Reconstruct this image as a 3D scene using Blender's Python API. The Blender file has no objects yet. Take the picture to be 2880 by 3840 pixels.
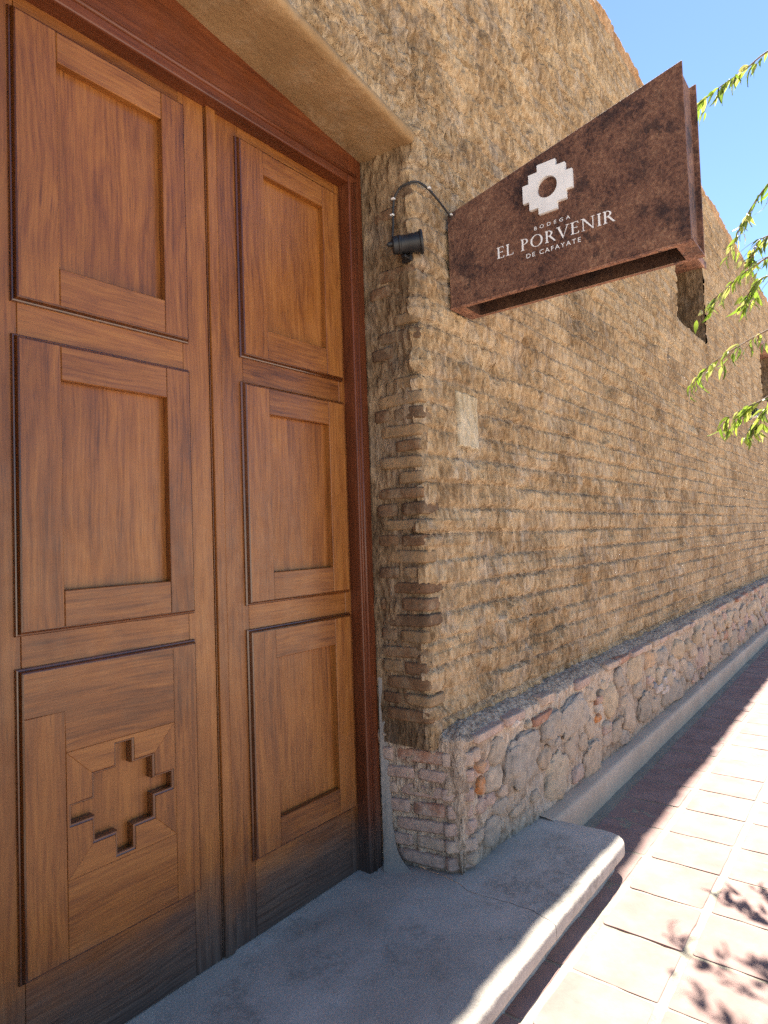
import bpy, bmesh, math, random
import numpy as np
from mathutils import Vector, Matrix

# ------------------------------------------------------------------ camera, sky, sun, exposure
scene = bpy.context.scene
COL = scene.collection
rng = random.Random(7)
nrg = np.random.RandomState(11)

EYE = Vector((0.0, 0.0, 1.55))
FWD = Vector((0.78505918, 0.61837992, 0.03589371))
RGT = Vector((0.61937532, -0.78438445, -0.0333953))
UPV = Vector((-0.00750349, -0.04844896, 0.99879747))
cam = bpy.data.cameras.new('camera')
cam.sensor_fit = 'HORIZONTAL'
cam.sensor_width = 36.0
cam.lens = 36.0 * 2413.5 / 2880.0
cam.clip_start = 0.05
cam.clip_end = 3000
camo = bpy.data.objects.new('camera', cam)
COL.objects.link(camo)
camo.matrix_world = Matrix(((RGT.x, UPV.x, -FWD.x, EYE.x), (RGT.y, UPV.y, -FWD.y, EYE.y),
                            (RGT.z, UPV.z, -FWD.z, EYE.z), (0, 0, 0, 1)))
scene.camera = camo

SUN_TAN_X, SUN_TAN_Y = 0.75, 0.0914          # shadow shift per metre of height: along the wall, out from the wall
to_sun = Vector((SUN_TAN_X, SUN_TAN_Y, 1.0)).normalized()
world = bpy.data.worlds.new('World')
scene.world = world
world.use_nodes = True
wn = world.node_tree
wn.nodes.clear()
sky = wn.nodes.new('ShaderNodeTexSky')
sky.sky_type = 'NISHITA'
sky.sun_disc = False
sky.sun_elevation = math.asin(to_sun.z)
sky.sun_rotation = math.atan2(to_sun.x, to_sun.y)
sky.altitude = 1600
sky.air_density = 1.0
sky.dust_density = 0.05
sky.ozone_density = 3.5
bg = wn.nodes.new('ShaderNodeBackground')
bg.inputs[1].default_value = 0.063
wo = wn.nodes.new('ShaderNodeOutputWorld')
wn.links.new(sky.outputs[0], bg.inputs[0])
wn.links.new(bg.outputs[0], wo.inputs[0])

sun = bpy.data.lights.new('sun', 'SUN')
sun.energy = 5.0
sun.angle = math.radians(0.53)
sun.color = (1.0, 0.95, 0.87)
suno = bpy.data.objects.new('sun', sun)
COL.objects.link(suno)
suno.rotation_euler = to_sun.to_track_quat('Z', 'Y').to_euler()

vs = scene.view_settings
vs.view_transform = 'Standard'
vs.look = 'None'
vs.exposure = 2.12
vs.gamma = 1.0
vs.use_curve_mapping = False
scene.cycles.use_denoising = False
scene.cycles.use_adaptive_sampling = False
scene.cycles.sample_clamp_indirect = 6.0
scene.cycles.max_bounces = 10
scene.cycles.diffuse_bounces = 6
scene.cycles.transmission_bounces = 6

# ------------------------------------------------------------------ noise
def _hash(ix, iy, seed):
    h = (ix.astype(np.int64) * 374761393 + iy.astype(np.int64) * 668265263 + seed * 1442695041) & 0xffffffff
    h = ((h ^ (h >> 13)) * 1274126177) & 0xffffffff
    return (h ^ (h >> 16)) & 0xffffffff

def pn(x, y, seed=0):
    """gradient noise, about -0.7 .. 0.7"""
    x, y = np.broadcast_arrays(np.asarray(x, float), np.asarray(y, float))
    x0, y0 = np.floor(x), np.floor(y)
    fx, fy = x - x0, y - y0
    u, v = fx * fx * fx * (fx * (fx * 6 - 15) + 10), fy * fy * fy * (fy * (fy * 6 - 15) + 10)
    def g(i, j):
        a = _hash(x0 + i, y0 + j, seed) * (2 * math.pi / 4294967296.0)
        return np.cos(a) * (fx - i) + np.sin(a) * (fy - j)
    a = g(0, 0) * (1 - u) + g(1, 0) * u
    b = g(0, 1) * (1 - u) + g(1, 1) * u
    return a * (1 - v) + b * v

def sm(a, b, x):
    t = np.clip((np.asarray(x, float) - a) / (b - a), 0, 1)
    return t * t * (3 - 2 * t)

# ------------------------------------------------------------------ materials
def lk(nt, out, inp):
    nt.links.new(out, inp)

class M:
    """small node helper: every method returns an output socket"""
    def __init__(self, name):
        self.m = bpy.data.materials.new(name)
        self.m.use_nodes = True
        self.nt = self.m.node_tree
        self.nt.nodes.clear()
        self.out = self.nt.nodes.new('ShaderNodeOutputMaterial')
        self.p = self.nt.nodes.new('ShaderNodeBsdfPrincipled')
        lk(self.nt, self.p.outputs[0], self.out.inputs[0])
        self.bump_in = None
    def _set(self, node, i, v):
        if v is None: return
        if hasattr(v, 'is_linked'): lk(self.nt, v, node.inputs[i])
        elif isinstance(v, (tuple, list)) and len(v) == 3 and node.inputs[i].type == 'RGBA': node.inputs[i].default_value = (*v, 1)
        else: node.inputs[i].default_value = v
    def pos(self):
        return self.nt.nodes.new('ShaderNodeNewGeometry').outputs['Position']
    def obj(self):
        return self.nt.nodes.new('ShaderNodeTexCoord').outputs['Object']
    def rnd(self):
        return self.nt.nodes.new('ShaderNodeObjectInfo').outputs['Random']
    def ocol(self):
        return self.nt.nodes.new('ShaderNodeObjectInfo').outputs['Color']
    def attr(self, n):
        a = self.nt.nodes.new('ShaderNodeAttribute'); a.attribute_name = n
        return a.outputs['Fac']
    def sep(self, v, k):
        s = self.nt.nodes.new('ShaderNodeSeparateXYZ'); lk(self.nt, v, s.inputs[0])
        return s.outputs[k]
    def map(self, v, scale=(1, 1, 1), loc=(0, 0, 0), rot=(0, 0, 0)):
        n = self.nt.nodes.new('ShaderNodeMapping')
        lk(self.nt, v, n.inputs[0]); self._set(n, 1, loc); self._set(n, 2, rot); self._set(n, 3, scale)
        return n.outputs[0]
    def vadd(self, a, b):
        n = self.nt.nodes.new('ShaderNodeVectorMath'); n.operation = 'ADD'
        self._set(n, 0, a); self._set(n, 1, b)
        return n.outputs[0]
    def comb(self, x=0, y=0, z=0):
        n = self.nt.nodes.new('ShaderNodeCombineXYZ'); self._set(n, 0, x); self._set(n, 1, y); self._set(n, 2, z)
        return n.outputs[0]
    def noise(self, v, scale=5, detail=4, rough=0.55, dist=0, color=False):
        n = self.nt.nodes.new('ShaderNodeTexNoise')
        lk(self.nt, v, n.inputs['Vector'])
        n.inputs['Scale'].default_value = scale; n.inputs['Detail'].default_value = detail
        n.inputs['Roughness'].default_value = rough; n.inputs['Distortion'].default_value = dist
        return n.outputs[1 if color else 0]
    def voro(self, v, scale=5, feature='F1', rand=1):
        n = self.nt.nodes.new('ShaderNodeTexVoronoi'); n.feature = feature
        lk(self.nt, v, n.inputs['Vector']); n.inputs['Scale'].default_value = scale
        n.inputs['Randomness'].default_value = rand
        return n.outputs[0]
    def math(self, op, a, b=None, c=None, clamp=False):
        n = self.nt.nodes.new('ShaderNodeMath'); n.operation = op; n.use_clamp = clamp
        self._set(n, 0, a); self._set(n, 1, b); self._set(n, 2, c)
        return n.outputs[0]
    def rng(self, v, a, b, c=0, d=1):
        n = self.nt.nodes.new('ShaderNodeMapRange'); n.interpolation_type = 'SMOOTHSTEP'
        lk(self.nt, v, n.inputs[0])
        for i, x in enumerate((a, b, c, d)): n.inputs[i + 1].default_value = x
        return n.outputs[0]
    def ramp(self, v, stops):
        n = self.nt.nodes.new('ShaderNodeValToRGB'); lk(self.nt, v, n.inputs[0])
        e = n.color_ramp.elements
        while len(e) < len(stops): e.new(0.5)
        for el, (p, c) in zip(e, stops):
            el.position = p; el.color = (*c, 1)
        return n.outputs[0]
    def mix(self, f, a, b, mode='MIX'):
        n = self.nt.nodes.new('ShaderNodeMix'); n.data_type = 'RGBA'; n.blend_type = mode
        self._set(n, 0, f); self._set(n, 6, a); self._set(n, 7, b)
        return n.outputs[2]
    def bump(self, h, strength=0.5, dist=0.01):
        n = self.nt.nodes.new('ShaderNodeBump')
        lk(self.nt, h, n.inputs['Height']); n.inputs['Strength'].default_value = strength; n.inputs['Distance'].default_value = dist
        if self.bump_in is not None: lk(self.nt, self.bump_in, n.inputs['Normal'])
        self.bump_in = n.outputs[0]
        lk(self.nt, n.outputs[0], self.p.inputs['Normal'])
    def done(self, color, rough=0.8, **kw):
        self._set(self.p, 'Base Color', color); self._set(self.p, 'Roughness', rough)
        for k, v in kw.items(): self._set(self.p, k.replace('_', ' '), v)
        return self.m

def mat_mud(name, dark, mid, light, grey, fine=1.0):
    m = M(name); p = m.pos()
    w = m.noise(p, 14, 2, 0.5, color=True)
    nq = m.nt.nodes.new('ShaderNodeVectorMath'); nq.operation = 'MULTIPLY_ADD'
    lk(m.nt, w, nq.inputs[0]); nq.inputs[1].default_value = (0.03, 0.0, 0.03); lk(m.nt, p, nq.inputs[2])
    q = nq.outputs[0]
    n1 = m.noise(p, 2.6, 5, 0.6)
    n2 = m.noise(m.map(q, (1, 1, 0.36)), 38, 3, 0.5)
    n3 = m.noise(m.map(q, (1, 1, 0.5), (7.3, 0, 1.9)), 90, 3, 0.6)
    f = m.math('ADD', m.math('MULTIPLY', n1, 0.42), m.math('ADD', m.math('MULTIPLY', n2, 0.40 * fine), m.math('MULTIPLY', n3, 0.18 * fine)))
    f = m.math('ADD', f, 0.58 * 0.5 * (1 - fine))
    f = m.math('ADD', f, m.math('MULTIPLY', m.math('SUBTRACT', m.attr('bt'), 0.5), 0.05))
    c = m.ramp(f, [(0.40, dark), (0.50, mid), (0.60, light)])
    g = m.rng(m.noise(m.map(p, (1, 1, 0.6), (3.1, 0, 7.7)), 6.5, 6, 0.72), 0.48, 0.66)
    g = m.math('MAXIMUM', m.math('MULTIPLY', g, 0.42), m.math('MULTIPLY', m.attr('jm'), 0.5))
    c = m.mix(g, c, m.mix(m.rng(n2, 0.35, 0.65), tuple(k * 0.8 for k in grey), tuple(min(1, k * 1.35) for k in grey)))
    sp = m.rng(m.noise(p, 210, 2, 0.5), 0.62, 0.72)
    c = m.mix(m.math('MULTIPLY', sp, 0.45 * fine), c, tuple(min(1, k * 1.5) for k in light))
    bm_ = m.rng(m.noise(m.map(p, (1, 1, 1), (9.9, 0, 4.2)), 2.4, 3, 0.5), 0.36, 0.62, 0.35, 1.0)
    m.bump(m.math('MULTIPLY', n2, bm_), 1.0, 0.034 * fine)
    m.bump(n3, 0.9, 0.011 * fine)
    m.bump(m.noise(p, 330, 3, 0.6), 0.4, 0.003)
    return m.done(c, 0.95, Specular_IOR_Level=0.1)

MUD = mat_mud('adobe_mud', (0.175, 0.108, 0.055), (0.34, 0.226, 0.122), (0.50, 0.36, 0.215), (0.37, 0.31, 0.25))
MUDTOP = mat_mud('parapet_brick', (0.26, 0.14, 0.065), (0.40, 0.235, 0.12), (0.52, 0.34, 0.20), (0.36, 0.26, 0.19))
PLASTER_SMOOTH = mat_mud('lintel_plaster', (0.21, 0.125, 0.06), (0.30, 0.185, 0.09), (0.39, 0.26, 0.145), (0.30, 0.22, 0.14), 0.16)
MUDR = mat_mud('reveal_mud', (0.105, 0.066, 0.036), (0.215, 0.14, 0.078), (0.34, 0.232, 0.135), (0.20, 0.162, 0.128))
MORTAR = mat_mud('plinth_mortar', (0.25, 0.175, 0.12), (0.43, 0.32, 0.228), (0.57, 0.45, 0.335), (0.37, 0.31, 0.25))

def mat_cement(name, base, stain, light, stainamt=1.0):
    m = M(name); p = m.pos()
    n = m.noise(p, 2.2, 6, 0.62)
    c = m.ramp(n, [(0.32, tuple(k * 0.8 for k in base)), (0.55, base), (0.72, light)])
    s = m.rng(m.noise(p, 3.4, 8, 0.75), 0.46, 0.62)
    s2 = m.rng(m.noise(p, 30, 6, 0.7), 0.36, 0.62, 0.15, 1)
    st = m.math('MULTIPLY', m.math('MULTIPLY', s, s2), 0.85 * stainamt)
    c = m.mix(st, c, stain)
    big = m.rng(m.noise(m.map(p, (1, 1, 1), (5.2, 1.3, 0)), 1.7, 3, 0.5), 0.5, 0.62)
    c = m.mix(m.math('MULTIPLY', big, 0.35 * stainamt), c, stain)
    pit = m.rng(m.voro(p, 42), 0.05, 0.11, 1, 0)
    pk = m.rng(m.noise(p, 9, 2, 0.5), 0.55, 0.6)
    pit = m.math('MULTIPLY', pit, pk)
    c = m.mix(m.math('MULTIPLY', pit, 0.6), c, tuple(k * 0.4 for k in stain))
    c = m.mix(0.5, c, m.mix(1.0, c, m.ramp(m.noise(p, 160, 4, 0.7), [(0.3, (0.6, 0.6, 0.6)), (0.7, (1.4, 1.4, 1.4))]), 'MULTIPLY'))
    m.bump(m.noise(p, 120, 5, 0.6), 0.4, 0.004)
    m.bump(m.math('SUBTRACT', 1.0, pit), 0.4, 0.003)
    return m.done(c, m.rng(n, 0.3, 0.7, 0.75, 0.9), Specular_IOR_Level=0.25)

STEP = mat_cement('step_cement', (0.50, 0.44, 0.365), (0.22, 0.195, 0.16), (0.58, 0.52, 0.44), 0.8)
CEMENT = mat_cement('grey_cement', (0.29, 0.255, 0.215), (0.15, 0.145, 0.14), (0.35, 0.34, 0.33), 0.5)
KERB = mat_cement('kerb_plaster', (0.55, 0.41, 0.29), (0.36, 0.27, 0.20), (0.60, 0.47, 0.35), 0.4)
JOINT = mat_cement('joint_mortar', (0.30, 0.262, 0.20), (0.18, 0.155, 0.115), (0.36, 0.32, 0.235), 0.8)
GROUND = mat_cement('street_dust', (0.60, 0.52, 0.42), (0.46, 0.39, 0.31), (0.64, 0.56, 0.46), 0.4)

def mat_tile():
    m = M('terracotta_tile'); p = m.pos()
    q = m.vadd(p, m.comb(m.math('MULTIPLY', m.rnd(), 17.0), 0, 0))
    n = m.noise(q, 7, 5, 0.6)
    c = m.ramp(n, [(0.3, (0.21, 0.130, 0.108)), (0.52, (0.275, 0.178, 0.152)), (0.72, (0.33, 0.228, 0.197))])
    c = m.mix(m.math('MULTIPLY', m.rng(m.noise(p, 2.3, 5, 0.6), 0.45, 0.7), 0.6), c, (0.33, 0.24, 0.20))
    c = m.mix(m.math('MULTIPLY', m.rnd(), 0.3), c, (0.235, 0.145, 0.118))
    sp = m.rng(m.noise(p, 120, 2, 0.5), 0.66, 0.74)
    c = m.mix(m.math('MULTIPLY', sp, 0.5), c, (0.22, 0.15, 0.12))
    m.bump(m.noise(p, 90, 5, 0.65), 0.25, 0.004)
    return m.done(c, 0.82, Specular_IOR_Level=0.25)
TILE = mat_tile()

def mat_stone(name, sc=1.0, dustcol=(0.42, 0.31, 0.22), dust=0.45):
    m = M(name); p = m.pos(); o = m.ocol()
    n = m.noise(p, 22 * sc, 6, 0.65)
    v = m.ramp(n, [(0.25, (0.55, 0.55, 0.55)), (0.5, (0.95, 0.95, 0.95)), (0.75, (1.35, 1.3, 1.25))])
    c = m.mix(1.0, o, v, 'MULTIPLY')
    d = m.rng(m.noise(p, 9, 7, 0.7), 0.46, 0.62)
    c = m.mix(m.math('MULTIPLY', d, dust), c, dustcol)
    sp = m.rng(m.noise(p, 140, 3, 0.6), 0.60, 0.72)
    c = m.mix(m.math('MULTIPLY', sp, 0.45), c, (0.12, 0.095, 0.08))
    m.bump(m.noise(p, 48, 6, 0.7), 0.7, 0.012)
    m.bump(m.noise(p, 230, 3, 0.6), 0.35, 0.003)
    return m.done(c, 0.92, Specular_IOR_Level=0.15)
STONE = mat_stone('river_stone', 1.0, (0.45, 0.345, 0.245), 0.55)
BRICK = mat_stone('old_brick', 1.3, (0.46, 0.345, 0.27), 0.85)
BRICKD = mat_stone('burnt_brick', 1.3, (0.25, 0.175, 0.108), 0.9)

def mat_wood(name, axis, tint=(1, 1, 1), red=False, gloss=0.0):
    m = M(name); p = m.pos()
    r = m.rnd()
    q = m.vadd(p, m.comb(m.math('MULTIPLY', r, 13.7), m.math('MULTIPLY', r, 5.1), m.math('MULTIPLY', r, 29.3)))
    s = (1, 1, 0.03) if axis == 'z' else (0.03, 1, 1)
    s2 = (1, 1, 0.16) if axis == 'z' else (0.16, 1, 1)
    wob = m.noise(q, 2.2, 2, 0.5, color=True)
    nq = m.nt.nodes.new('ShaderNodeVectorMath'); nq.operation = 'MULTIPLY_ADD'
    lk(m.nt, wob, nq.inputs[0]); nq.inputs[1].default_value = (0.05, 0.02, 0.05); lk(m.nt, q, nq.inputs[2])
    qq = nq.outputs[0]
    fig = m.noise(m.map(qq, s2), 9, 4, 0.6, 0.6)
    fine = m.noise(m.map(qq, s), 120, 6, 0.68)
    rings = m.nt.nodes.new('ShaderNodeMath'); rings.operation = 'PINGPONG'
    lk(m.nt, m.math('MULTIPLY', fig, 9.0), rings.inputs[0]); rings.inputs[1].default_value = 1.0
    f = m.math('ADD', m.math('MULTIPLY', fine, 0.48), m.math('MULTIPLY', rings.outputs[0], 0.09))
    f = m.math('ADD', f, m.math('MULTIPLY', m.noise(m.map(q, s2), 5.0, 4, 0.6), 0.28))
    f = m.math('ADD', f, m.math('MULTIPLY', m.math('SUBTRACT', r, 0.1), 0.10))
    if red:
        st = [(0.30, (0.06, 0.015, 0.006)), (0.50, (0.14, 0.037, 0.012)), (0.72, (0.23, 0.078, 0.027))]
    else:
        st = [(0.30, (0.085, 0.024, 0.005)), (0.42, (0.195, 0.062, 0.0115)), (0.53, (0.275, 0.098, 0.019)), (0.68, (0.36, 0.145, 0.033))]
    c = m.ramp(f, [(a, tuple(k * t for k, t in zip(b, tint))) for a, b in st])
    pore = m.rng(m.noise(m.map(qq, s), 300, 3, 0.6), 0.58, 0.70)
    c = m.mix(m.math('MULTIPLY', pore, 0.5), c, (0.06, 0.018, 0.005))
    bl = m.rng(m.noise(m.map(q, (1, 1, 0.5), (2.2, 0, 9.1)), 2.6, 5, 0.6), 0.50, 0.72)
    c = m.mix(m.math('MULTIPLY', bl, 0.4), c, m.mix(1.0, c, (0.52, 0.45, 0.42), 'MULTIPLY'))
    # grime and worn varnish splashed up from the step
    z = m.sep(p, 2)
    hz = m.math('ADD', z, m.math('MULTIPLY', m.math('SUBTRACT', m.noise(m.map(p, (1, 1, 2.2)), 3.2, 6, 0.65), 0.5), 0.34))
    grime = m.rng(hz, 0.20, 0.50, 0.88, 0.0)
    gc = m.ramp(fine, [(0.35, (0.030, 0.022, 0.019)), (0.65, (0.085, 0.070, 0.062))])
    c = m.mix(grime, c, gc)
    m.bump(fine, 0.22, 0.002)
    m.bump(m.noise(p, 14, 3, 0.5), 0.08, 0.01)
    rough = m.rng(m.noise(q, 16, 4, 0.6), 0.3, 0.7, 0.36 - gloss * .2, 0.52 - gloss * .25)
    return m.done(c, rough, Specular_IOR_Level=0.35 + gloss * .2, Coat_Weight=0.25 + gloss * .4, Coat_Roughness=0.22 - gloss * .08)
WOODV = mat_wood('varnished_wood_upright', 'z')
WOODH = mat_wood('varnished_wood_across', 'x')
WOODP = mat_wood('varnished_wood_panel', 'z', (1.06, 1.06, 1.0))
WOODM = mat_wood('varnished_moulding', 'z', (0.42, 0.36, 0.36), gloss=0.8)
REDV = mat_wood('mahogany_upright', 'z', red=True)
REDH = mat_wood('mahogany_across', 'x', red=True)

def mat_rust(name, k=1.0):
    m = M(name); p = m.pos()
    n = m.noise(p, 5.5, 7, 0.68, 0.4)
    n2 = m.noise(p, 70, 5, 0.7)
    f = m.math('ADD', m.math('MULTIPLY', n, 0.52), m.math('MULTIPLY', n2, 0.48))
    c = m.ramp(f, [(0.39, tuple(k * x for x in (0.045, 0.022, 0.018))), (0.46, tuple(k * x for x in (0.120, 0.055, 0.036))),
                   (0.54, tuple(k * x for x in (0.185, 0.090, 0.056))), (0.63, tuple(k * x for x in (0.30, 0.165, 0.10)))])
    d = m.rng(m.noise(m.map(p, (1, 1, 1), (1.4, 2.2, 0.6)), 2.8, 9, 0.72), 0.53, 0.66)
    c = m.mix(m.math('MULTIPLY', d, 0.85), c, (0.022, 0.013, 0.015))
    d2 = m.rng(m.noise(m.map(p, (1, 1, 1), (4.4, 0.7, 2.6)), 8, 8, 0.75), 0.54, 0.62)
    c = m.mix(m.math('MULTIPLY', d2, 0.75), c, (0.03, 0.017, 0.017))
    m.bump(n2, 0.9, 0.006)
    m.bump(m.noise(p, 26, 5, 0.65), 0.5, 0.008)
    return m.done(c, m.rng(n, 0.3, 0.7, 0.55, 0.8), Specular_IOR_Level=0.35, Metallic=0.15)
RUST = mat_rust('rusted_steel', 1.08)
RUSTW = mat_rust('rusted_steel_edge', 1.7)
RUSTD = mat_rust('rusted_steel_shaded', 0.45)  # same rust, darkened so the sign's slot has its shade in the colour

def plain(name, color, rough=0.6, var=0.25, sc=30, bump=0.2, **kw):
    m = M(name); p = m.obj()
    n = m.noise(p, sc, 5, 0.6)
    c = m.ramp(n, [(0.3, tuple(k * (1 - var) for k in color)), (0.7, tuple(min(1, k * (1 + var * 0.5)) for k in color))])
    m.bump(m.noise(p, sc * 4, 3, 0.6), bump, 0.002)
    return m.done(c, rough, **kw)
WHITE = plain('painted_emblem', (0.80, 0.79, 0.78), 0.6, 0.12, 14)
LETTER = plain('letter_paint', (0.82, 0.81, 0.80), 0.6, 0.05)
BLACK = plain('black_plastic', (0.010, 0.0105, 0.012), 0.5, 0.4)
CABLE = plain('black_cable', (0.025, 0.024, 0.024), 0.6, 0.3)
CLIP = plain('white_clip', (0.75, 0.74, 0.72), 0.5, 0.1)
GLASS = plain('lamp_glass', (0.75, 0.78, 0.78), 0.2, 0.05)
PATCH = mat_mud('lime_patch', (0.33, 0.245, 0.145), (0.45, 0.355, 0.23), (0.55, 0.45, 0.315), (0.42, 0.34, 0.235))
BARK = plain('bark', (0.17, 0.12, 0.085), 0.9, 0.4, 18, 0.8)
TWIG = plain('twig_bark', (0.24, 0.16, 0.10), 0.8, 0.3)

def mat_leaf():
    m = M('leaf'); an = m.nt.nodes.new('ShaderNodeAttribute'); an.attribute_name = 'leafcol'; o = an.outputs['Color']
    n = m.noise(m.obj(), 20, 3, 0.5)
    c = m.mix(1.0, o, m.ramp(n, [(0.3, (0.8, 0.8, 0.8)), (0.7, (1.15, 1.15, 1.1))]), 'MULTIPLY')
    m.done(c, 0.42, Specular_IOR_Level=0.5)
    t = m.nt.nodes.new('ShaderNodeBsdfTranslucent')
    tc = m.mix(1.0, c, (1.5, 1.6, 0.8), 'MULTIPLY')
    lk(m.nt, tc, t.inputs[0])
    mx = m.nt.nodes.new('ShaderNodeMixShader'); mx.inputs[0].default_value = 0.5
    lk(m.nt, m.p.outputs[0], mx.inputs[1]); lk(m.nt, t.outputs[0], mx.inputs[2]); lk(m.nt, mx.outputs[0], m.out.inputs[0])
    return m.m
LEAF = mat_leaf()

# ------------------------------------------------------------------ mesh helpers
def obj(name, me, mat=None, parent=None):
    if mat is not None and not me.materials: me.materials.append(mat)
    o = bpy.data.objects.new(name, me); COL.objects.link(o)
    if parent is not None: o.parent = parent
    return o

def empty(name, loc=(0, 0, 0)):
    o = bpy.data.objects.new(name, None); COL.objects.link(o); o.location = loc
    return o

def tag(o, label, cat, group=None):
    o['label'] = label; o['category'] = cat
    if group: o['group'] = group
    return o

def struct(o):
    o['kind'] = 'structure'
    return o

def mesh_np(name, V, F, mat, smooth=True, attrs=None):
    me = bpy.data.meshes.new(name)
    V = np.asarray(V, np.float32).reshape(-1, 3); F = np.asarray(F, np.int32)
    me.vertices.add(len(V)); me.vertices.foreach_set('co', V.ravel())
    n = F.shape[1]
    me.loops.add(F.size); me.loops.foreach_set('vertex_index', F.ravel())
    me.polygons.add(len(F))
    me.polygons.foreach_set('loop_start', np.arange(0, F.size, n, dtype=np.int32))
    me.polygons.foreach_set('loop_total', np.full(len(F), n, np.int32))
    if smooth: me.polygons.foreach_set('use_smooth', np.ones(len(F), bool))
    if attrs:
        for k, a in attrs.items():
            at = me.attributes.new(k, 'FLOAT', 'POINT'); at.data.foreach_set('value', np.asarray(a, np.float32).ravel())
    me.update(calc_edges=True); me.validate()
    me.materials.append(mat)
    return me

def grid_faces(nk, ni):
    k, i = np.meshgrid(np.arange(nk - 1), np.arange(ni - 1), indexing='ij')
    a = k * ni + i
    return np.stack([a, a + 1, a + ni + 1, a + ni], -1).reshape(-1, 4)

def from_bm(name, bm, mat, smooth=False):
    bmesh.ops.recalc_face_normals(bm, faces=bm.faces)
    me = bpy.data.meshes.new(name); bm.to_mesh(me); bm.free()
    if smooth:
        for p in me.polygons: p.use_smooth = True
    me.materials.append(mat)
    return me

def box_bm(x0, x1, y0, y1, z0, z1, bev=0.0, seg=1):
    bm = bmesh.new()
    bmesh.ops.create_cube(bm, size=1)
    for v in bm.verts:
        v.co = Vector(((x0 + x1) / 2 + v.co.x * (x1 - x0), (y0 + y1) / 2 + v.co.y * (y1 - y0), (z0 + z1) / 2 + v.co.z * (z1 - z0)))
    if bev > 0:
        bmesh.ops.bevel(bm, geom=bm.edges[:], offset=bev, segments=seg, profile=0.5, affect='EDGES')
    return bm

def box(name, x0, x1, y0, y1, z0, z1, mat, parent=None, bev=0.0015, seg=1):
    return obj(name, from_bm(name, box_bm(x0, x1, y0, y1, z0, z1, bev, seg), mat), None, parent)

def tube(name, pts, r, mat, parent=None, n=8, taper=1.0):
    pts = [Vector(p) for p in pts]
    V, F = [], []
    up = Vector((0.31, 0.17, 0.93)).normalized()
    for k, p in enumerate(pts):
        t = (pts[min(k + 1, len(pts) - 1)] - pts[max(k - 1, 0)]).normalized()
        a = t.cross(up)
        if a.length < 1e-3: a = t.cross(Vector((1, 0, 0)))
        a.normalize(); b = t.cross(a)
        rr = r * (1 + (taper - 1) * k / max(1, len(pts) - 1))
        for j in range(n):
            w = 2 * math.pi * j / n
            V.append(p + (a * math.cos(w) + b * math.sin(w)) * rr)
    for k in range(len(pts) - 1):
        for j in range(n):
            F.append((k * n + j, k * n + (j + 1) % n, (k + 1) * n + (j + 1) % n, (k + 1) * n + j))
    me = bpy.data.meshes.new(name)
    me.from_pydata([tuple(v) for v in V], [], F + [tuple(range(n))[::-1], tuple(range((len(pts) - 1) * n, len(pts) * n))])
    for p in me.polygons: p.use_smooth = True
    me.materials.append(mat)
    return obj(name, me, None, parent)

def smooth_path(pts, n=6):
    pts = [Vector(p) for p in pts]; out = []
    for i in range(len(pts) - 1):
        p0, p1, p2, p3 = pts[max(i - 1, 0)], pts[i], pts[i + 1], pts[min(i + 2, len(pts) - 1)]
        for k in range(n):
            t = k / n
            out.append(0.5 * ((2 * p1) + (p2 - p0) * t + (2 * p0 - 5 * p1 + 4 * p2 - p3) * t * t + (3 * p1 - p0 - 3 * p2 + p3) * t ** 3))
    out.append(pts[-1])
    return out

# ------------------------------------------------------------------ layout constants (metres)
YF = 1.52            # facade
XC = 2.20            # right side of the door opening
XL = 0.52            # left side of the door opening
ZT = 0.118           # top of the door step
ZTOP = 5.46          # parapet
def z_soffit(x):
    x = np.asarray(x, float)
    return 3.204 + 0.152 * (2.2 - np.maximum(x, 1.15)) - 0.152 * np.maximum(0, 1.15 - x) * 1.4

# ------------------------------------------------------------------ ground, pavement
g = struct(obj('ground', mesh_np('ground', [(-150, -150, -0.16), (150, -150, -0.16), (150, 150, -0.16), (-150, 150, -0.16)], [(0, 1, 2, 3)], GROUND)))

def grid_plane(name, x0, x1, y0, y1, z, dx, dy, amp, mat, seed=3):
    xs = np.linspace(x0, x1, max(2, int((x1 - x0) / dx))); ys = np.linspace(y0, y1, max(2, int((y1 - y0) / dy)))
    X, Y = np.meshgrid(xs, ys)
    Z = z + amp * (pn(X * 9, Y * 9, seed) + 0.6 * pn(X * 24, Y * 24, seed + 1))
    return mesh_np(name, np.stack([X, Y, Z], -1), grid_faces(len(ys), len(xs)), mat)

pav = struct(obj('pavement', grid_plane('pavement', -2.5, 15, -2.2, 1.40, -0.0020, 0.03, 0.03, 0.003, JOINT)))
box('pavement_bed', -2.5, 15, -2.2, 1.40, -0.16, -0.02, JOINT, pav, 0)

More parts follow.
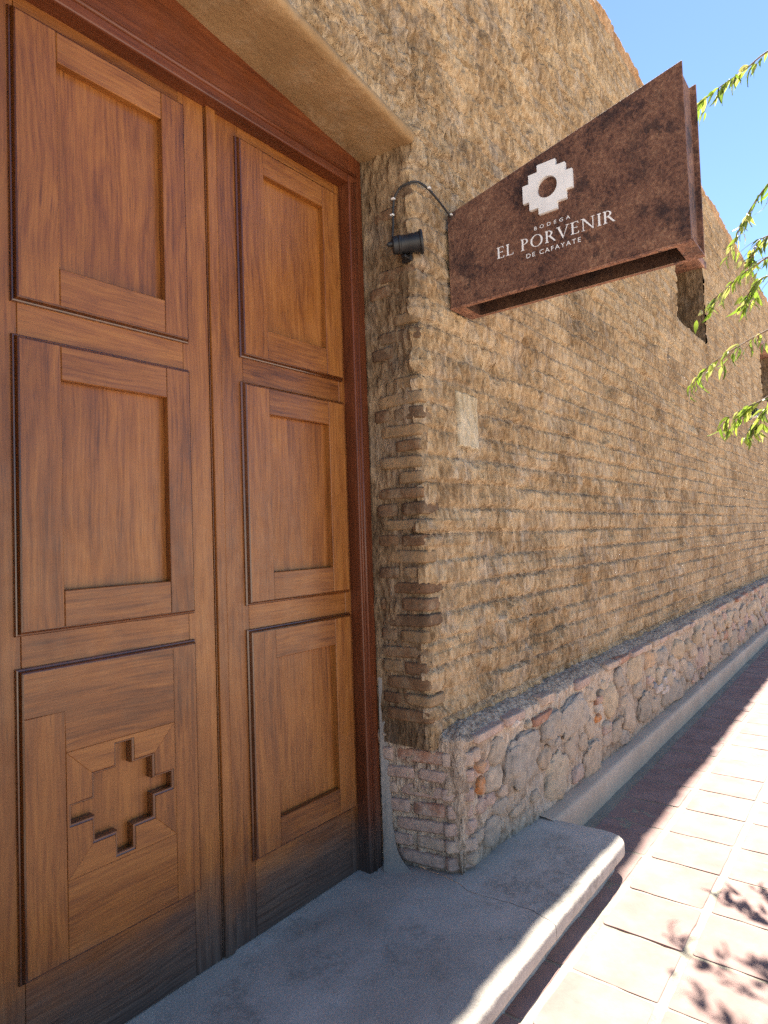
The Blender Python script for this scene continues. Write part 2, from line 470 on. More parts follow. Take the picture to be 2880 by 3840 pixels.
def tile_mesh(k):
    r = random.Random(100 + k)
    bm = bmesh.new()
    hx, hy = 0.1525, 0.146
    # rounded, slightly chipped outline
    pts = []
    for cx, cy, a0 in ((hx, hy, 0), (-hx, hy, 90), (-hx, -hy, 180), (hx, -hy, 270)):
        rad = r.uniform(0.004, 0.014)
        for a in (0, 45, 90):
            w = math.radians(a0 + a)
            pts.append((cx - math.copysign(rad, cx) + rad * math.cos(w), cy - math.copysign(rad, cy) + rad * math.sin(w)))
    full = []
    for i, p in enumerate(pts):
        q = pts[(i + 1) % len(pts)]
        L = math.hypot(q[0] - p[0], q[1] - p[1]); full.append(p)
        if L > 0.1:
            for s in (0.17, 0.34, 0.5, 0.67, 0.84):
                e = r.uniform(-0.0022, 0.0022)
                nx, ny = (q[1] - p[1]) / L, -(q[0] - p[0]) / L
                full.append((p[0] + (q[0] - p[0]) * s + nx * e, p[1] + (q[1] - p[1]) * s + ny * e))
    n = len(full)
    top = [bm.verts.new((x * 0.985, y * 0.985, r.uniform(-0.0004, 0.0006))) for x, y in full]
    mid = [bm.verts.new((x, y, -0.0035)) for x, y in full]
    low = [bm.verts.new((x, y, -0.02)) for x, y in full]
    bm.faces.new(top)
    for a, b in ((top, mid), (mid, low)):
        for i in range(n): bm.faces.new((a[i], a[(i + 1) % n], b[(i + 1) % n], b[i]))
    return from_bm('paving_tile', bm, TILE)
TM = [tile_mesh(k) for k in range(8)]
far_V, far_F = [], []
for i in range(-10, 36):
    for j in range(0, 9):
        xc = 2.835 + 0.318 * i + 0.159; yc = 1.141 - 0.322 * j
        if xc > 14: continue
        vis = xc > 1.4 and yc > 0.115 * xc - 0.35 and j <= 3
        zz = rng.uniform(-0.0015, 0.0022)
        me = TM[rng.randrange(8)]
        mat = Matrix.Translation((xc + rng.uniform(-.002, .002), yc + rng.uniform(-.002, .002), zz)) @ Matrix.Rotation(rng.uniform(-.006, .006) + (math.pi if rng.random() < .5 else 0), 4, 'Z') \
            @ Matrix.Rotation(rng.uniform(-.004, .004), 4, 'X') @ Matrix.Rotation(rng.uniform(-.004, .004), 4, 'Y')
        if vis:
            o = obj('paving_tile', me, None, pav); o.matrix_basis = mat
        else:
            b0 = len(far_V)
            far_V += [tuple(mat @ v.co) for v in me.vertices]
            far_F += [tuple(b0 + q for q in p.vertices) for p in me.polygons]
me = bpy.data.meshes.new('paving_tiles'); me.from_pydata(far_V, [], far_F); me.materials.append(TILE)
o = obj('paving_tiles', me, None, pav); o['kind'] = 'stuff'

# low plastered kerb along the wall foot
def kerb():
    prof = [(1.345, -0.01), (1.345, 0.05), (1.346, 0.10), (1.349, 0.128), (1.356, 0.139), (1.37, 0.143), (1.40, 0.145), (1.44, 0.147), (1.50, 0.149)]
    xs = np.concatenate([[2.97], np.arange(3.0, 7, 0.03), np.arange(7, 15, 0.08)])
    V = np.zeros((len(prof), len(xs), 3))
    for k, (y, z) in enumerate(prof):
        V[k, :, 0] = xs
        V[k, :, 1] = y + 0.004 * pn(xs * 1.3, k * 0.4, 5) + 0.002 * pn(xs * 9, z * 9, 6) + 0.0015 * pn(xs * 3.3, 7.7, 2)
        V[k, :, 2] = z + (0.004 * pn(xs * 1.7, k * 0.3, 8) + 0.002 * pn(xs * 14, k * 1.0, 9) if z > 0 else 0)
    return mesh_np('kerb', V, grid_faces(len(prof), len(xs)), KERB)
struct(obj('kerb', kerb()))

# ------------------------------------------------------------------ door step (two slabs either side of a crack)
step = empty('door_step', (1.4, 1.45, 0))
tag(step, 'grey cement door step with rounded nosing and a crack across it', 'step')
CR = [(2.30, 1.95), (2.262, 1.52), (2.234, 1.423), (2.214, 1.394), (2.213, 1.343), (2.219, 1.225), (2.223, 1.202), (2.216, 1.161), (2.221, 1.116), (2.204, 1.077), (2.198, 1.043), (2.193, 1.015), (2.193, 0.9)]
cy = np.array([p[1] for p in CR])[::-1]; cx_ = np.array([p[0] for p in CR])[::-1]
def crack_x(y): return np.interp(y, cy, cx_) + 0.004 * pn(np.asarray(y) * 45, 0.3, 4)
ZN = 0.146            # the step rises slightly towards its nosing
def zstep(y): return ZT + (ZN - ZT) * min(1, max(0, (1.78 - y) / 0.66))
def step_slab(x_from, x_to, s, seed):
    # section: from the door back to the riser foot
    prof = [(y, zstep(y)) for y in np.arange(1.93, 1.05, -0.02)]
    for a in range(0, 181, 12):
        w = math.radians(90 - a)
        cw, sw = math.cos(w), math.sin(w)
        prof.append((1.043 - 0.035 * math.copysign(abs(cw) ** .5, cw), ZN - 0.036 + 0.036 * math.copysign(abs(sw) ** .5, sw)))
    prof += [(1.066, 0.055), (1.060, 0.03), (1.058, 0.012), (1.058, -0.01)]
    n = len(prof)
    V = np.zeros((n, len(s), 3))
    for k, (y, z) in enumerate(prof):
        xa, xb = x_from(y), x_to(y)
        xs = xa + (xb - xa) * s
        yy = np.full(len(s), y); zz = np.full(len(s), z)
        if x_to is END:      # rounded free end
            d = np.clip((xs - 2.925) / 0.065, 0, 1)
            if y < 1.35: yy = y + (0.055 * (1 - np.sqrt(np.clip(1 - d * d, 0, 1)))) * np.clip((1.14 - y) / 0.10, 0, 1)
        zz = zz + (0.0035 * pn(xs * 1.7, yy * 1.7, 1) + 0.0015 * pn(xs * 8, yy * 8, 2)) * (z > 0.05)
        if 0.95 < y < 1.06: yy = yy + 0.004 * pn(xs * 2.3, 3.3, 3) + 0.003 * pn(xs * 13, z * 20, 5)
        if z < 0.05: yy = yy + 0.006 * pn(xs * 6, z * 9, 6)
        V[k, :, 0], V[k, :, 1], V[k, :, 2] = xs, yy, zz
    return V
def END(y): return 2.992
Va = step_slab(lambda y: -1.6, lambda y: float(crack_x(y)) - 0.0014, np.concatenate([np.linspace(0, 0.6, 20)[:-1], np.linspace(0.6, 1, 140)]), 1)
Vb = step_slab(lambda y: float(crack_x(y)) + 0.0014, END, np.linspace(0, 1, 70), 2)
obj('slab', mesh_np('slab', Va, grid_faces(*Va.shape[:2])[:, ::-1], STEP), None, step).matrix_parent_inverse = step.matrix_world.inverted()
obj('slab', mesh_np('slab', Vb, grid_faces(*Vb.shape[:2])[:, ::-1], STEP), None, step)
bm = box_bm(2.9, 2.990, 1.075, 1.42, 0.0, 0.135, 0)
obj('end_face', from_bm('end_face', bm, STEP), None, step)
for c in step.children: c.matrix_parent_inverse = Matrix.Translation((-1.4, -1.45, 0))

# ------------------------------------------------------------------ adobe wall
wall = empty('adobe_wall')
tag(wall, 'tall eroded ochre adobe wall running along the pavement', 'wall')

NC, NR = 43, 16
dzc = (ZTOP - 0.655) / NC
zs = 0.655 + np.arange(NC * NR + 1) * dzc / NR
xr = [XC]
while xr[-1] < 14.5: xr.append(xr[-1] + 0.0062 * (xr[-1] / 2.2) ** 1.55)
xs = np.concatenate([np.arange(-3, 0.5, 0.08), np.arange(0.52, 1.0, 0.02), np.arange(1.0, XC - 0.003, 0.0069), xr])
ni, nk = len(xs), len(zs)
dxs = np.gradient(xs)
X, Z = np.meshgrid(xs, zs)
DX = np.broadcast_to(dxs, X.shape)
course = np.minimum(np.arange(nk) // NR, NC - 1); tt = (np.arange(nk) - course * NR) / NR
# brick ends per course, snapped to grid columns
bounds = []
for c in range(NC):
    x = -3 + rng.uniform(0, .3); b = [0]
    while x < 14.4:
        i = int(np.searchsorted(xs, x))
        if i - b[-1] >= 3 and i < ni - 3: b.append(i)
        x += rng.uniform(0.27, 0.37)
    b.append(ni - 1); bounds.append(b)
pv = np.zeros_like(X); rb = np.zeros_like(X); tl = np.zeros_like(X); xm = np.zeros_like(X)
for k in range(nk):
    c = course[k]; b = bounds[c]
    idx = np.clip(np.searchsorted(b, np.arange(ni), side='right') - 1, 0, len(b) - 2)
    ba = xs[np.array(b)]
    d = np.minimum(xs - ba[idx], ba[idx + 1] - xs)
    w = np.maximum(0.012, dxs * 1.0)
    pv[k] = sm(0, 1, d / w)
    rr = (_hash(idx, np.full(ni, c), 77) / 4294967296.0); rb[k] = rr
    tl[k] = (_hash(idx, np.full(ni, c), 91) / 4294967296.0) - 0.5
T = tt[:, None]
rag = 0.16 * pn(X * 24, Z * 9, 23) + 0.10 * pn(X * 55, Z * 20, 24)
pr = sm(0.02, .15, T + rag * (T < .5) * sm(0, .1, T)) * sm(1, .84, T - rag * (T > .5) * sm(1, .9, T)) * np.ones_like(X)
def att(f): return np.clip(2 - 4 * f * DX, 0, 1)
cj = course[:, None] + (T > .5)
jd = 0.010 + 0.010 * np.clip(pn(X * 1.1, cj * 5.37, 21) * 1.5 + 0.5, 0, 1)
vj = 0.35 + 0.65 * np.clip(pn(X * 2.3, course[:, None] * 3.1, 22) * 2 + .3, 0, 1)
pvv = 1 - (1 - pv) * vj
body = pr * pvv
Wx = X + 0.012 * pn(X * 9, Z * 6, 31)
rough_amt = 0.40 + 1.5 * np.clip(pn(X * 1.1, Z * 1.2, 33) * 1.2 + .3, 0, 1)
rough_amt = rough_amt * (1 - 0.35 * sm(2.9, 5.5, X))
lump = 0.030 * np.abs(pn(Wx * 21, Z * 8.5, 34)) * att(21) + 0.019 * np.abs(pn(Wx * 43, Z * 19, 35)) * att(43) \
    + 0.009 * pn(Wx * 75, Z * 46, 36) * att(75) + 0.012 * pn(X * 5.5, Z * 4.2, 37) + 0.010 * pn(X * 1.3, Z * 1.1, 38) \
    + 0.026 * np.abs(pn(X * 9.5, Z * 4.1, 39)) * att(9.5)
D = jd * body + 0.011 * (rb - .5) * body + 0.030 * tl * (T - .5) * body + lump * rough_amt - 0.018
# scooped losses
D -= 0.022 * sm(.22, .42, pn(X * 4.4, Z * 5.3, 44)) * att(6)
# smoothed zone round the lime patch, next to the corner
pz = np.exp(-(((X - 2.57) / .13) ** 4 + ((Z - 2.06) / .16) ** 4))
D = D * (1 - pz)
zc_ = z_soffit(xs)
rad = 0.002 + 0.034 * sm(3.30, 3.08, Z)
rel = X - XC
inarc = (rel >= 0) & (rel < rad) & (Z < 3.26)
sarc = np.clip((rad - rel) / rad, 0, 1)
by = np.where(inarc, YF + rad - np.sqrt(np.clip(rad ** 2 - (rad * sarc) ** 2, 0, None)), YF)
nx_ = np.where(inarc, -sarc, 0.0); ny_ = -np.sqrt(np.clip(1 - nx_ ** 2, 0, 1))
Zw = Z + 0.022 * pn(X * .55, Z * .5, 51) * sm(0.66, 0.95, Z) * sm(ZTOP, ZTOP - .25, Z) + 0.006 * pn(X * 3.1, Z * 5, 52) * sm(0.66, 0.8, Z)
Zw = Zw + (0.010 * pn(X * 1.9, 3.3, 53) + .008 * pn(X * 7.7, 1.3, 54)) * sm(ZTOP - .12, ZTOP, Z)
P = np.stack([X + nx_ * D, by + ny_ * D, Zw], -1)
fx = 0.5 * (xs[:-1] + xs[1:]); fz = 0.5 * (zs[:-1] + zs[1:])
FX, FZ = np.meshgrid(fx, fz)
keep = np.ones((nk - 1, ni - 1), bool)
keep &= ~((FX > XL) & (FX < XC) & (FZ < z_soffit(FX) + 0.018))
NICHES = [(6.62, 7.86, 3.555, 4.46), (11.75, 13.0, 3.56, 4.46)]
for (a, b, c, d) in NICHES:
    wob = 0.05 * pn(FZ * 5, FX * 0, 61)
    wz = 0.03 * pn(FX * 4, FZ * 0, 62)
    keep &= ~((FX > a + wob) & (FX < b) & (FZ > c + wz) & (FZ < d))
jm = np.clip(1 - body, 0, 1) * np.clip((jd - .008) / .016, 0, 1)

def sub(i0, i1, k0, k1):
    """one brick: columns i0..i1, rows k0..k1"""
    kp = keep[k0:k1, i0:i1]
    if not kp.any(): return None
    n_i = i1 - i0 + 1
    F = grid_faces(k1 - k0 + 1, n_i)[kp.ravel()]
    V = P[k0:k1 + 1, i0:i1 + 1].reshape(-1, 3)
    return V, F, rb[k0:k1 + 1, i0:i1 + 1].ravel() * 0 + rb[k0 + NR // 2, i0 + 1], jm[k0:k1 + 1, i0:i1 + 1].ravel()

cand = []
for c in range(NC):
    b = bounds[c]
    for q in range(len(b) - 1):
        i0, i1 = b[q], b[q + 1]; xm_ = 0.5 * (xs[i0] + xs[i1]); zm = zs[c * NR + NR // 2]
        pz_ = Vector((xm_, YF, zm)) - EYE
        dep = pz_.dot(FWD)
        seen = False
        if dep > .3:
            u_ = pz_.dot(RGT) / dep * 2413.5; v_ = pz_.dot(UPV) / dep * 2413.5
            seen = abs(u_) < 1440 and abs(v_) < 1920
        if xm_ < 2.2 and zm < z_soffit(xm_): seen = False
        if 2.44 < xm_ < 4.1 and False: pass
        area = (xs[i1] - xs[i0]) / max(dep, .3) ** 3 if seen else 0
        cand.append((area, c, i0, i1))
cand.sort(key=lambda t: -t[0])
rest_V, rest_F, rest_b, rest_j, off = [], [], [], [], 0
top_V, top_F, top_b, top_j, toff = [], [], [], [], 0
made = 0
for area, c, i0, i1 in cand:
    r_ = sub(i0, i1, c * NR, (c + 1) * NR)
    if r_ is None: continue
    V, F, b_, j_ = r_
    if c == NC - 1:
        top_V.append(V); top_F.append(F + toff); top_b.append(b_); top_j.append(j_); toff += len(V)
    elif area > 0 and made < 296:
        obj('adobe_brick', mesh_np('adobe_brick', V, F, MUD, attrs={'bt': b_, 'jm': j_}), None, wall); made += 1
    else:
        rest_V.append(V); rest_F.append(F + off); rest_b.append(b_); rest_j.append(j_); off += len(V)
o = obj('adobe_bricks', mesh_np('adobe_bricks', np.concatenate(rest_V), np.concatenate(rest_F), MUD, attrs={'bt': np.concatenate(rest_b), 'jm': np.concatenate(rest_j)}), None, wall)
o['kind'] = 'stuff'
o = obj('parapet_course', mesh_np('parapet_course', np.concatenate(top_V), np.concatenate(top_F), MUDTOP, attrs={'bt': np.concatenate(top_b), 'jm': np.concatenate(top_j)}), None, wall)

# reveal: the same mud skin folded round the corner into the opening
ia = int(np.searchsorted(xs, 1.885)); ib = int(np.searchsorted(xs, XC - 1e-6)) + 1
kb = int(np.searchsorted(zs, 3.30))
s_ = XC - X[:kb, ia:ib]
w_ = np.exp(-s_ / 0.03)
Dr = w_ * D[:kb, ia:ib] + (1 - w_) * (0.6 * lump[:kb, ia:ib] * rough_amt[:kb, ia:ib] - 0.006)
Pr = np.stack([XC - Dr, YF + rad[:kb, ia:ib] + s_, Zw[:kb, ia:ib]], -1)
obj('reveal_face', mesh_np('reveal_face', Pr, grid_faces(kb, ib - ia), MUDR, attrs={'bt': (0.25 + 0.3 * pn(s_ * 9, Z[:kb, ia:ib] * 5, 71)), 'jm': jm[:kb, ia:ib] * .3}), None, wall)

# solid body of the wall behind the skin, round the opening and the niches
box('wall_body', 2.235, 6.55, 1.60, 2.0, 0.70, 5.425, MUD, wall, 0)
box('wall_body', 2.40, 6.55, 1.62, 2.0, 0.0, 0.70, MUD, wall, 0)
box('wall_body', 6.55, 7.95, 1.60, 2.0, 0.0, 3.49, MUD, wall, 0)
box('wall_body', 6.55, 7.95, 1.60, 2.0, 4.52, 5.425, MUD, wall, 0)
box('wall_body', 7.95, 14.6, 1.60, 2.0, 0.0, 3.49, MUD, wall, 0)
box('wall_body', 7.95, 11.65, 1.60, 2.0, 3.49, 5.425, MUD, wall, 0)
box('wall_body', 11.65, 14.6, 1.60, 2.0, 4.52, 5.425, MUD, wall, 0)
box('wall_body', -3.0, 2.235, 1.60, 2.0, 3.55, 5.425, MUD, wall, 0)
box('wall_body', -3.0, XL - .02, 1.56, 2.0, 0.0, 3.55, MUD, wall, 0)
Xt, Yt = np.meshgrid(xs, np.linspace(0, 1, 12))
topz = np.broadcast_to(P[-1, :, 2], Xt.shape) + 0.02 * pn(Xt * 6, Yt * 4, 81) * Yt
topy = P[-1, :, 1][None, :] * (1 - Yt) + 2.0 * Yt
obj('wall_top', mesh_np('wall_top', np.stack([Xt, topy, topz], -1), grid_faces(12, ni), MUDTOP), None, wall)

# niches with their lining and wooden head
for (a, b, c, d) in NICHES:
    bm = bmesh.new()
    def rect(pts): bm.faces.new([bm.verts.new(p) for p in pts])
    y0, y1, e = 1.535, 1.94, 0.03
    A, B, C_, D_ = a - e, b + .005, c - e, d + .02
    rect([(A, y0, C_), (A, y1, C_), (A, y1, D_), (A, y0, D_)])
    rect([(B, y0, C_), (B, y0, D_), (B, y1, D_), (B, y1, C_)])
    rect([(A, y0, C_), (B, y0, C_), (B, y1, C_ + .02), (A, y1, C_ + .02)])
    rect([(A, y1, C_), (B, y1, C_), (B, y1, D_), (A, y1, D_)])
    bmesh.ops.subdivide_edges(bm, edges=bm.edges[:], cuts=10, use_grid_fill=True)
    for v in bm.verts:
        v.co += Vector((0.012 * float(pn(v.co.y * 9, v.co.z * 9, 5)), 0.01 * float(pn(v.co.x * 9, v.co.z * 9, 6)), 0.01 * float(pn(v.co.x * 9, v.co.y * 9, 7))))
    obj('niche', from_bm('niche', bm, MUDR, True), None, wall)  # the darker reveal mud paints in the shade inside the niche
    box('niche_lintel', a - .05, b + .12, 1.51, 1.94, d - .03, d + .06, RUSTW, wall, 0.008)

# smooth plastered head over the door
def lintel():
    xv = np.arange(XL - .03, XC + 0.004, 0.018)
    prof = [('f', 0.052), ('f', 0.040), ('f', 0.024), ('f', 0.010), ('e', 0), ('s', 0.02), ('s', 0.06), ('s', .10), ('s', .14), ('s', .18), ('s', .22), ('s', .26), ('s', .30), ('s', 0.34)]
    V = np.zeros((len(prof), len(xv), 3))
    for k, (t, v) in enumerate(prof):
        zz = z_soffit(xv)
        if t == 'f':
            V[k] = np.stack([xv, YF - 0.016 + (0.022 if v > .05 else 0) + 0.006 * pn(xv * 5, v * 40, 5) + xv * 0, zz + v + 0.006 * pn(xv * 6, 2.2, 6)], -1)
        elif t == 'e':
            V[k] = np.stack([xv, YF - 0.006 + 0.004 * pn(xv * 7, 1.1, 7) + xv * 0, zz + 0.002 + 0.004 * pn(xv * 5, 4.4, 8)], -1)
        else:
            V[k] = np.stack([xv, YF + v + xv * 0, zz + 0.075 * v + 0.009 * pn(xv * 3.2, v * 6, 9) + 0.004 * pn(xv * 11, v * 16, 10)], -1)
    return mesh_np('lintel', V, grid_faces(len(prof), len(xv)), PLASTER_SMOOTH)
obj('lintel', lintel(), None, wall)

# lime patch
px, pz2 = np.meshgrid(np.linspace(2.480, 2.662, 44), np.linspace(1.930, 2.190, 60))
edge = np.minimum(np.minimum((px - 2.480) / .012, (2.662 - px) / .012), np.minimum((pz2 - 1.930) / .012, (2.190 - pz2) / .012))
py = YF - 0.004 - 0.007 * sm(0, 1, edge) - 0.005 * pn(px * 30, pz2 * 22, 3) - 0.010 * np.abs(pn(px * 12, pz2 * 6, 4)) + 0.02 * sm(.5, 0, edge)
px2 = px + 0.016 * pn(pz2 * 11, 0.5, 6) * (px < 2.6) + .004 * pn(pz2 * 31, px * 10, 7); pz3 = pz2 + 0.016 * pn(px * 22, 1.5, 8)
obj('lime_patch', mesh_np('lime_patch', np.stack([px2, py, pz3], -1), grid_faces(60, 44), PATCH, attrs={'bt': np.full(px.size, .5)}), None, wall)

# old bricks showing on the corner
def brick_mesh(k, nx=7, ny=4, nz=3, rough=0.055):
    r = random.Random(k); bm = bmesh.new()
    bmesh.ops.create_cube(bm, size=1)
    bmesh.ops.subdivide_edges(bm, edges=bm.edges[:], cuts=5, use_grid_fill=True)
    for v in bm.verts:
        c = v.co.copy(); q = Vector((abs(c.x) * 2, abs(c.y) * 2, abs(c.z) * 2))
        d = 1 - 0.03 * (q.x ** 8 * q.z ** 8 + q.x ** 8 * q.y ** 8 + q.y ** 8 * q.z ** 8)
        c *= d
        a = r.random() * 0
        c.y += rough * .6 * float(pn(c.x * 5 + k * 7.1, c.z * 3 + c.y, k)) + rough * .5 * float(pn(c.x * 13 + k * 7.1, c.z * 5 + c.y, k + 9))
        c.x += rough * .4 * float(pn(c.y * 5 + k * 3.1, c.z * 4 + 9, k + 50))
        c.z += rough * 1.3 * float(pn(c.x * 4.2 + k * 1.7, c.y * 4 + 4, k + 90))
        v.co = c
    return from_bm('brick', bm, BRICK, True)
BM = [brick_mesh(k) for k in range(8)]
BMD = [m_.copy() for m_ in BM]
for m_ in BMD: m_.materials[0] = BRICKD
def put_brick(name, parent, c, dims, rz, col, tilt=0.0, mesh=None):
    o = obj(name, mesh or BM[rng.randrange(8)], None, parent)
    o.location = c; o.scale = dims; o.rotation_euler = (tilt, rng.uniform(-.03, .03), rz); o.color = (*col, 1)
    return o
DK = [(0.16, 0.09, 0.05), (0.20, 0.115, 0.062), (0.14, 0.085, 0.05), (0.25, 0.16, 0.085), (0.18, 0.105, 0.06)]
z = 0.79; ci = 0
while z < 3.12:
    hgt = rng.uniform(0.046, 0.056)
    upper = z > 2.2
    L1 = rng.uniform(0.10, 0.14) if ci % 2 else rng.uniform(0.20, 0.235)
    if not (upper and rng.random() < 0.55):
        col = DK[rng.randrange(5)]
        if rng.random() < .3: col = tuple(k * 1.5 for k in (0.20, 0.13, 0.07))
        prot = rng.uniform(0.004, 0.010) - (0.006 if upper else 0)
        wx = rng.uniform(0.09, 0.13)
        put_brick('brick', wall, (XC - prot + wx / 2, YF + 0.004 + L1 / 2 + rng.uniform(-.004, .008), z), (L1, wx, hgt), math.pi / 2 + rng.uniform(-.04, .04), col, 0, BMD[rng.randrange(8)])
    y0 = YF + 0.016 + L1 + 0.012
    L2 = min(1.765 - y0, rng.uniform(0.10, 0.15))
    if L2 > 0.035 and rng.random() < (0.35 if upper else 0.85):
        col = DK[rng.randrange(5)]
        put_brick('brick', wall, (XC - rng.uniform(.0, .006) + .04, y0 + L2 / 2, z + rng.uniform(-.004, .004)), (L2, 0.09, hgt), math.pi / 2 + rng.uniform(-.04, .04), col, 0, BMD[rng.randrange(8)])
    z += 0.0665 + rng.uniform(-.002, .004); ci += 1

# cement bead between door frame and reveal
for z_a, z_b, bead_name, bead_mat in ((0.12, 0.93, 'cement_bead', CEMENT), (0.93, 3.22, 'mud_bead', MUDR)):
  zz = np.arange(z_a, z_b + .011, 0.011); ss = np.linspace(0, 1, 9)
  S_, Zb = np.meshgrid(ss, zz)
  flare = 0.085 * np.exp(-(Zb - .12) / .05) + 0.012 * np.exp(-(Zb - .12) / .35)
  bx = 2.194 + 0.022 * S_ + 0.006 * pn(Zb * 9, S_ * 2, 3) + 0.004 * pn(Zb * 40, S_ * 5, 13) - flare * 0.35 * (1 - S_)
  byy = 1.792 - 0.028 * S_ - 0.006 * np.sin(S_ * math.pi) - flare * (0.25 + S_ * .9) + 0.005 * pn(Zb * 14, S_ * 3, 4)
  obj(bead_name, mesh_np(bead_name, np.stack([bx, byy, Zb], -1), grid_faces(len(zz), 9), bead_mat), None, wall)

# ------------------------------------------------------------------ stone plinth
pl = empty('stone_plinth')
tag(pl, 'low rubble plinth of cobbles, bricks and mortar at the foot of the wall', 'plinth')
path = []
for t in np.linspace(0, 1, 46): path.append((2.182 + (2.262 - 2.182) * t, 1.84 + (1.480 - 1.84) * t, -0.98, -0.2))
for a in np.linspace(0.12, 1, 9)[0:-1]:
    w = a * math.pi / 2
    path.append((2.325 - 0.062 * math.cos(w), 1.479 - 0.062 * math.sin(w), -math.cos(w), -math.sin(w)))
x = 2.330
while x < 14.5:
    path.append((x, 1.417, 0, -1)); x += 0.009 * (x / 2.3) ** 1.5
def leanf(x, zv): return (0.085 - 0.065 * sm(2.5, 3.05, x)) * (0.69 - zv)
PA = np.array(path); ul = np.concatenate([[0], np.cumsum(np.hypot(np.diff(PA[:, 0]), np.diff(PA[:, 1])))])
hs = np.concatenate([np.arange(-0.005, 0.685, 0.011), np.linspace(0.69, 1.0, 16)])
Pl = np.zeros((len(hs), len(PA), 3)); Ul = ul
for k, h in enumerate(hs):
    zz_ = min(h, 0.69); t = max(0, (h - 0.69) / 0.31)
    lean = leanf(PA[:, 0], zz_)
    d = 0.014 * pn(Ul * 5, h * 5, 5) + 0.020 * np.abs(pn(Ul * 16, h * 14, 6)) + 0.010 * pn(Ul * 38, h * 38, 7) + 0.005 * pn(Ul * 70, h * 60, 8) - .006
    if t == 0:
        inn = lean - d * (1 - .0)
        Pl[k, :, 0] = PA[:, 0] - PA[:, 2] * inn
        Pl[k, :, 1] = PA[:, 1] - PA[:, 3] * inn
        Pl[k, :, 2] = zz_ + 0.010 * pn(Ul * 2.2, 5.5, 3) * sm(.4, .69, zz_)
    else:
        inn = t * 0.15 - 0.006 * (1 - t)
        Pl[k, :, 0] = PA[:, 0] - PA[:, 2] * inn
        Pl[k, :, 1] = PA[:, 1] - PA[:, 3] * inn
        Pl[k, :, 2] = 0.69 + 0.010 * pn(Ul * 2.2, 5.5, 3) + 0.028 * math.sin(min(1, t * 2) * math.pi / 2) + 0.03 * t + d * 0.7
obj('mortar', mesh_np('mortar', Pl, grid_faces(len(hs), len(PA))[:, :], MORTAR, attrs={'bt': np.full(Pl.shape[0] * Pl.shape[1], .5)}), None, pl)

def stone_mesh(k):
    bm = bmesh.new(); bmesh.ops.create_icosphere(bm, subdivisions=4 if k < 4 else 3, radius=1)
    pw = 0.62 + 0.3 * ((k * 37) % 10) / 10
    for v in bm.verts:
        c = v.co.normalized()
        c = Vector([math.copysign(abs(q) ** pw, q) for q in c])
        c.y = math.copysign(abs(c.y) ** 0.7, c.y)
        d = 1 + 0.34 * float(pn(c.x * 1.1 + k * 5.1, c.z * 1.1 + c.y * .7, k)) + 0.2 * float(pn(c.x * 2.8 + k, c.z * 2.8 + c.y * 2, k + 20)) \
            + 0.09 * float(pn(c.x * 7 + k, c.z * 7 + c.y * 5, k + 40)) + 0.035 * float(pn(c.x * 17 + k, c.z * 17 + c.y * 9, k + 60))
        v.co = c * d
    return from_bm('stone', bm, STONE, True)
SM = [stone_mesh(k) for k in range(12)]
PAL = {'grey': (0.36, 0.30, 0.24), 'pale': (0.50, 0.39, 0.27), 'tan': (0.43, 0.325, 0.23), 'ochre': (0.46, 0.345, 0.225), 'white': (0.58, 0.49, 0.41),
       'orange': (0.50, 0.20, 0.07), 'pink': (0.46, 0.32, 0.25), 'greytan': (0.40, 0.32, 0.24), 'orangepale': (0.50, 0.33, 0.20), 'blue': (0.30, 0.29, 0.30),
       'red': (0.38, 0.20, 0.13), 'cap': (0.50, 0.37, 0.27)}
NEAR = [(2.805, 0.472, 0.175, 0.119, 'grey'), (3.175, 0.272, 0.132, 0.124, 'pale'), (3.659, 0.225, 0.137, 0.122, 'tan'), (3.395, 0.529, 0.21, 0.1, 'grey'), (3.99, 0.5, 0.112, 0.109, 'ochre'),
        (4.08, 0.271, 0.09, 0.064, 'tan'), (2.715, 0.668, 0.045, 0.022, 'white'), (2.855, 0.624, 0.036, 0.02, 'pale'), (2.411, 0.558, 0.036, 0.03, 'orange'), (2.417, 0.471, 0.034, 0.036, 'orange'),
        (3.786, 0.487, 0.05, 0.03, 'white'), (3.778, 0.427, 0.055, 0.025, 'orange'), (2.498, 0.383, 0.046, 0.032, 'pink'), (2.921, 0.258, 0.042, 0.027, 'tan'), (2.755, 0.256, 0.067, 0.03, 'tan'),
        (2.423, 0.385, 0.042, 0.035, 'pink'), (2.609, 0.324, 0.07, 0.041, 'grey'), (4.475, 0.585, 0.17, 0.095, 'ochre'), (4.80, 0.60, 0.095, 0.07, 'orangepale'), (5.14, 0.564, 0.16, 0.074, 'grey'),
        (5.58, 0.545, 0.16, 0.083, 'ochre'), (5.90, 0.53, 0.10, 0.05, 'ochre'), (6.25, 0.57, 0.16, 0.088, 'ochre'), (6.70, 0.56, 0.19, 0.09, 'tan'), (7.17, 0.54, 0.16, 0.08, 'tan'),
        (4.34, 0.34, 0.13, 0.13, 'tan'), (4.686, 0.293, 0.165, 0.117, 'greytan'), (6.29, 0.34, 0.14, 0.091, 'pink'), (5.91, 0.31, 0.17, 0.079, 'grey'), (6.95, 0.30, 0.22, 0.10, 'tan'),
        (5.454, 0.24, 0.2, 0.095, 'grey'), (4.92, 0.389, 0.055, 0.027, 'blue'), (7.45, 0.25, 0.17, 0.063, 'grey'), (7.86, 0.29, 0.19, 0.095, 'tan'), (8.33, 0.29, 0.19, 0.09, 'pink'),
        (7.45, 0.40, 0.11, 0.05, 'red'), (7.64, 0.54, 0.18, 0.08, 'pale'), (8.05, 0.52, 0.15, 0.08, 'tan'), (8.45, 0.53, 0.19, 0.085, 'tan'), (8.82, 0.26, 0.19, 0.09, 'grey'), (8.9, 0.5, 0.17, 0.085, 'ochre')]
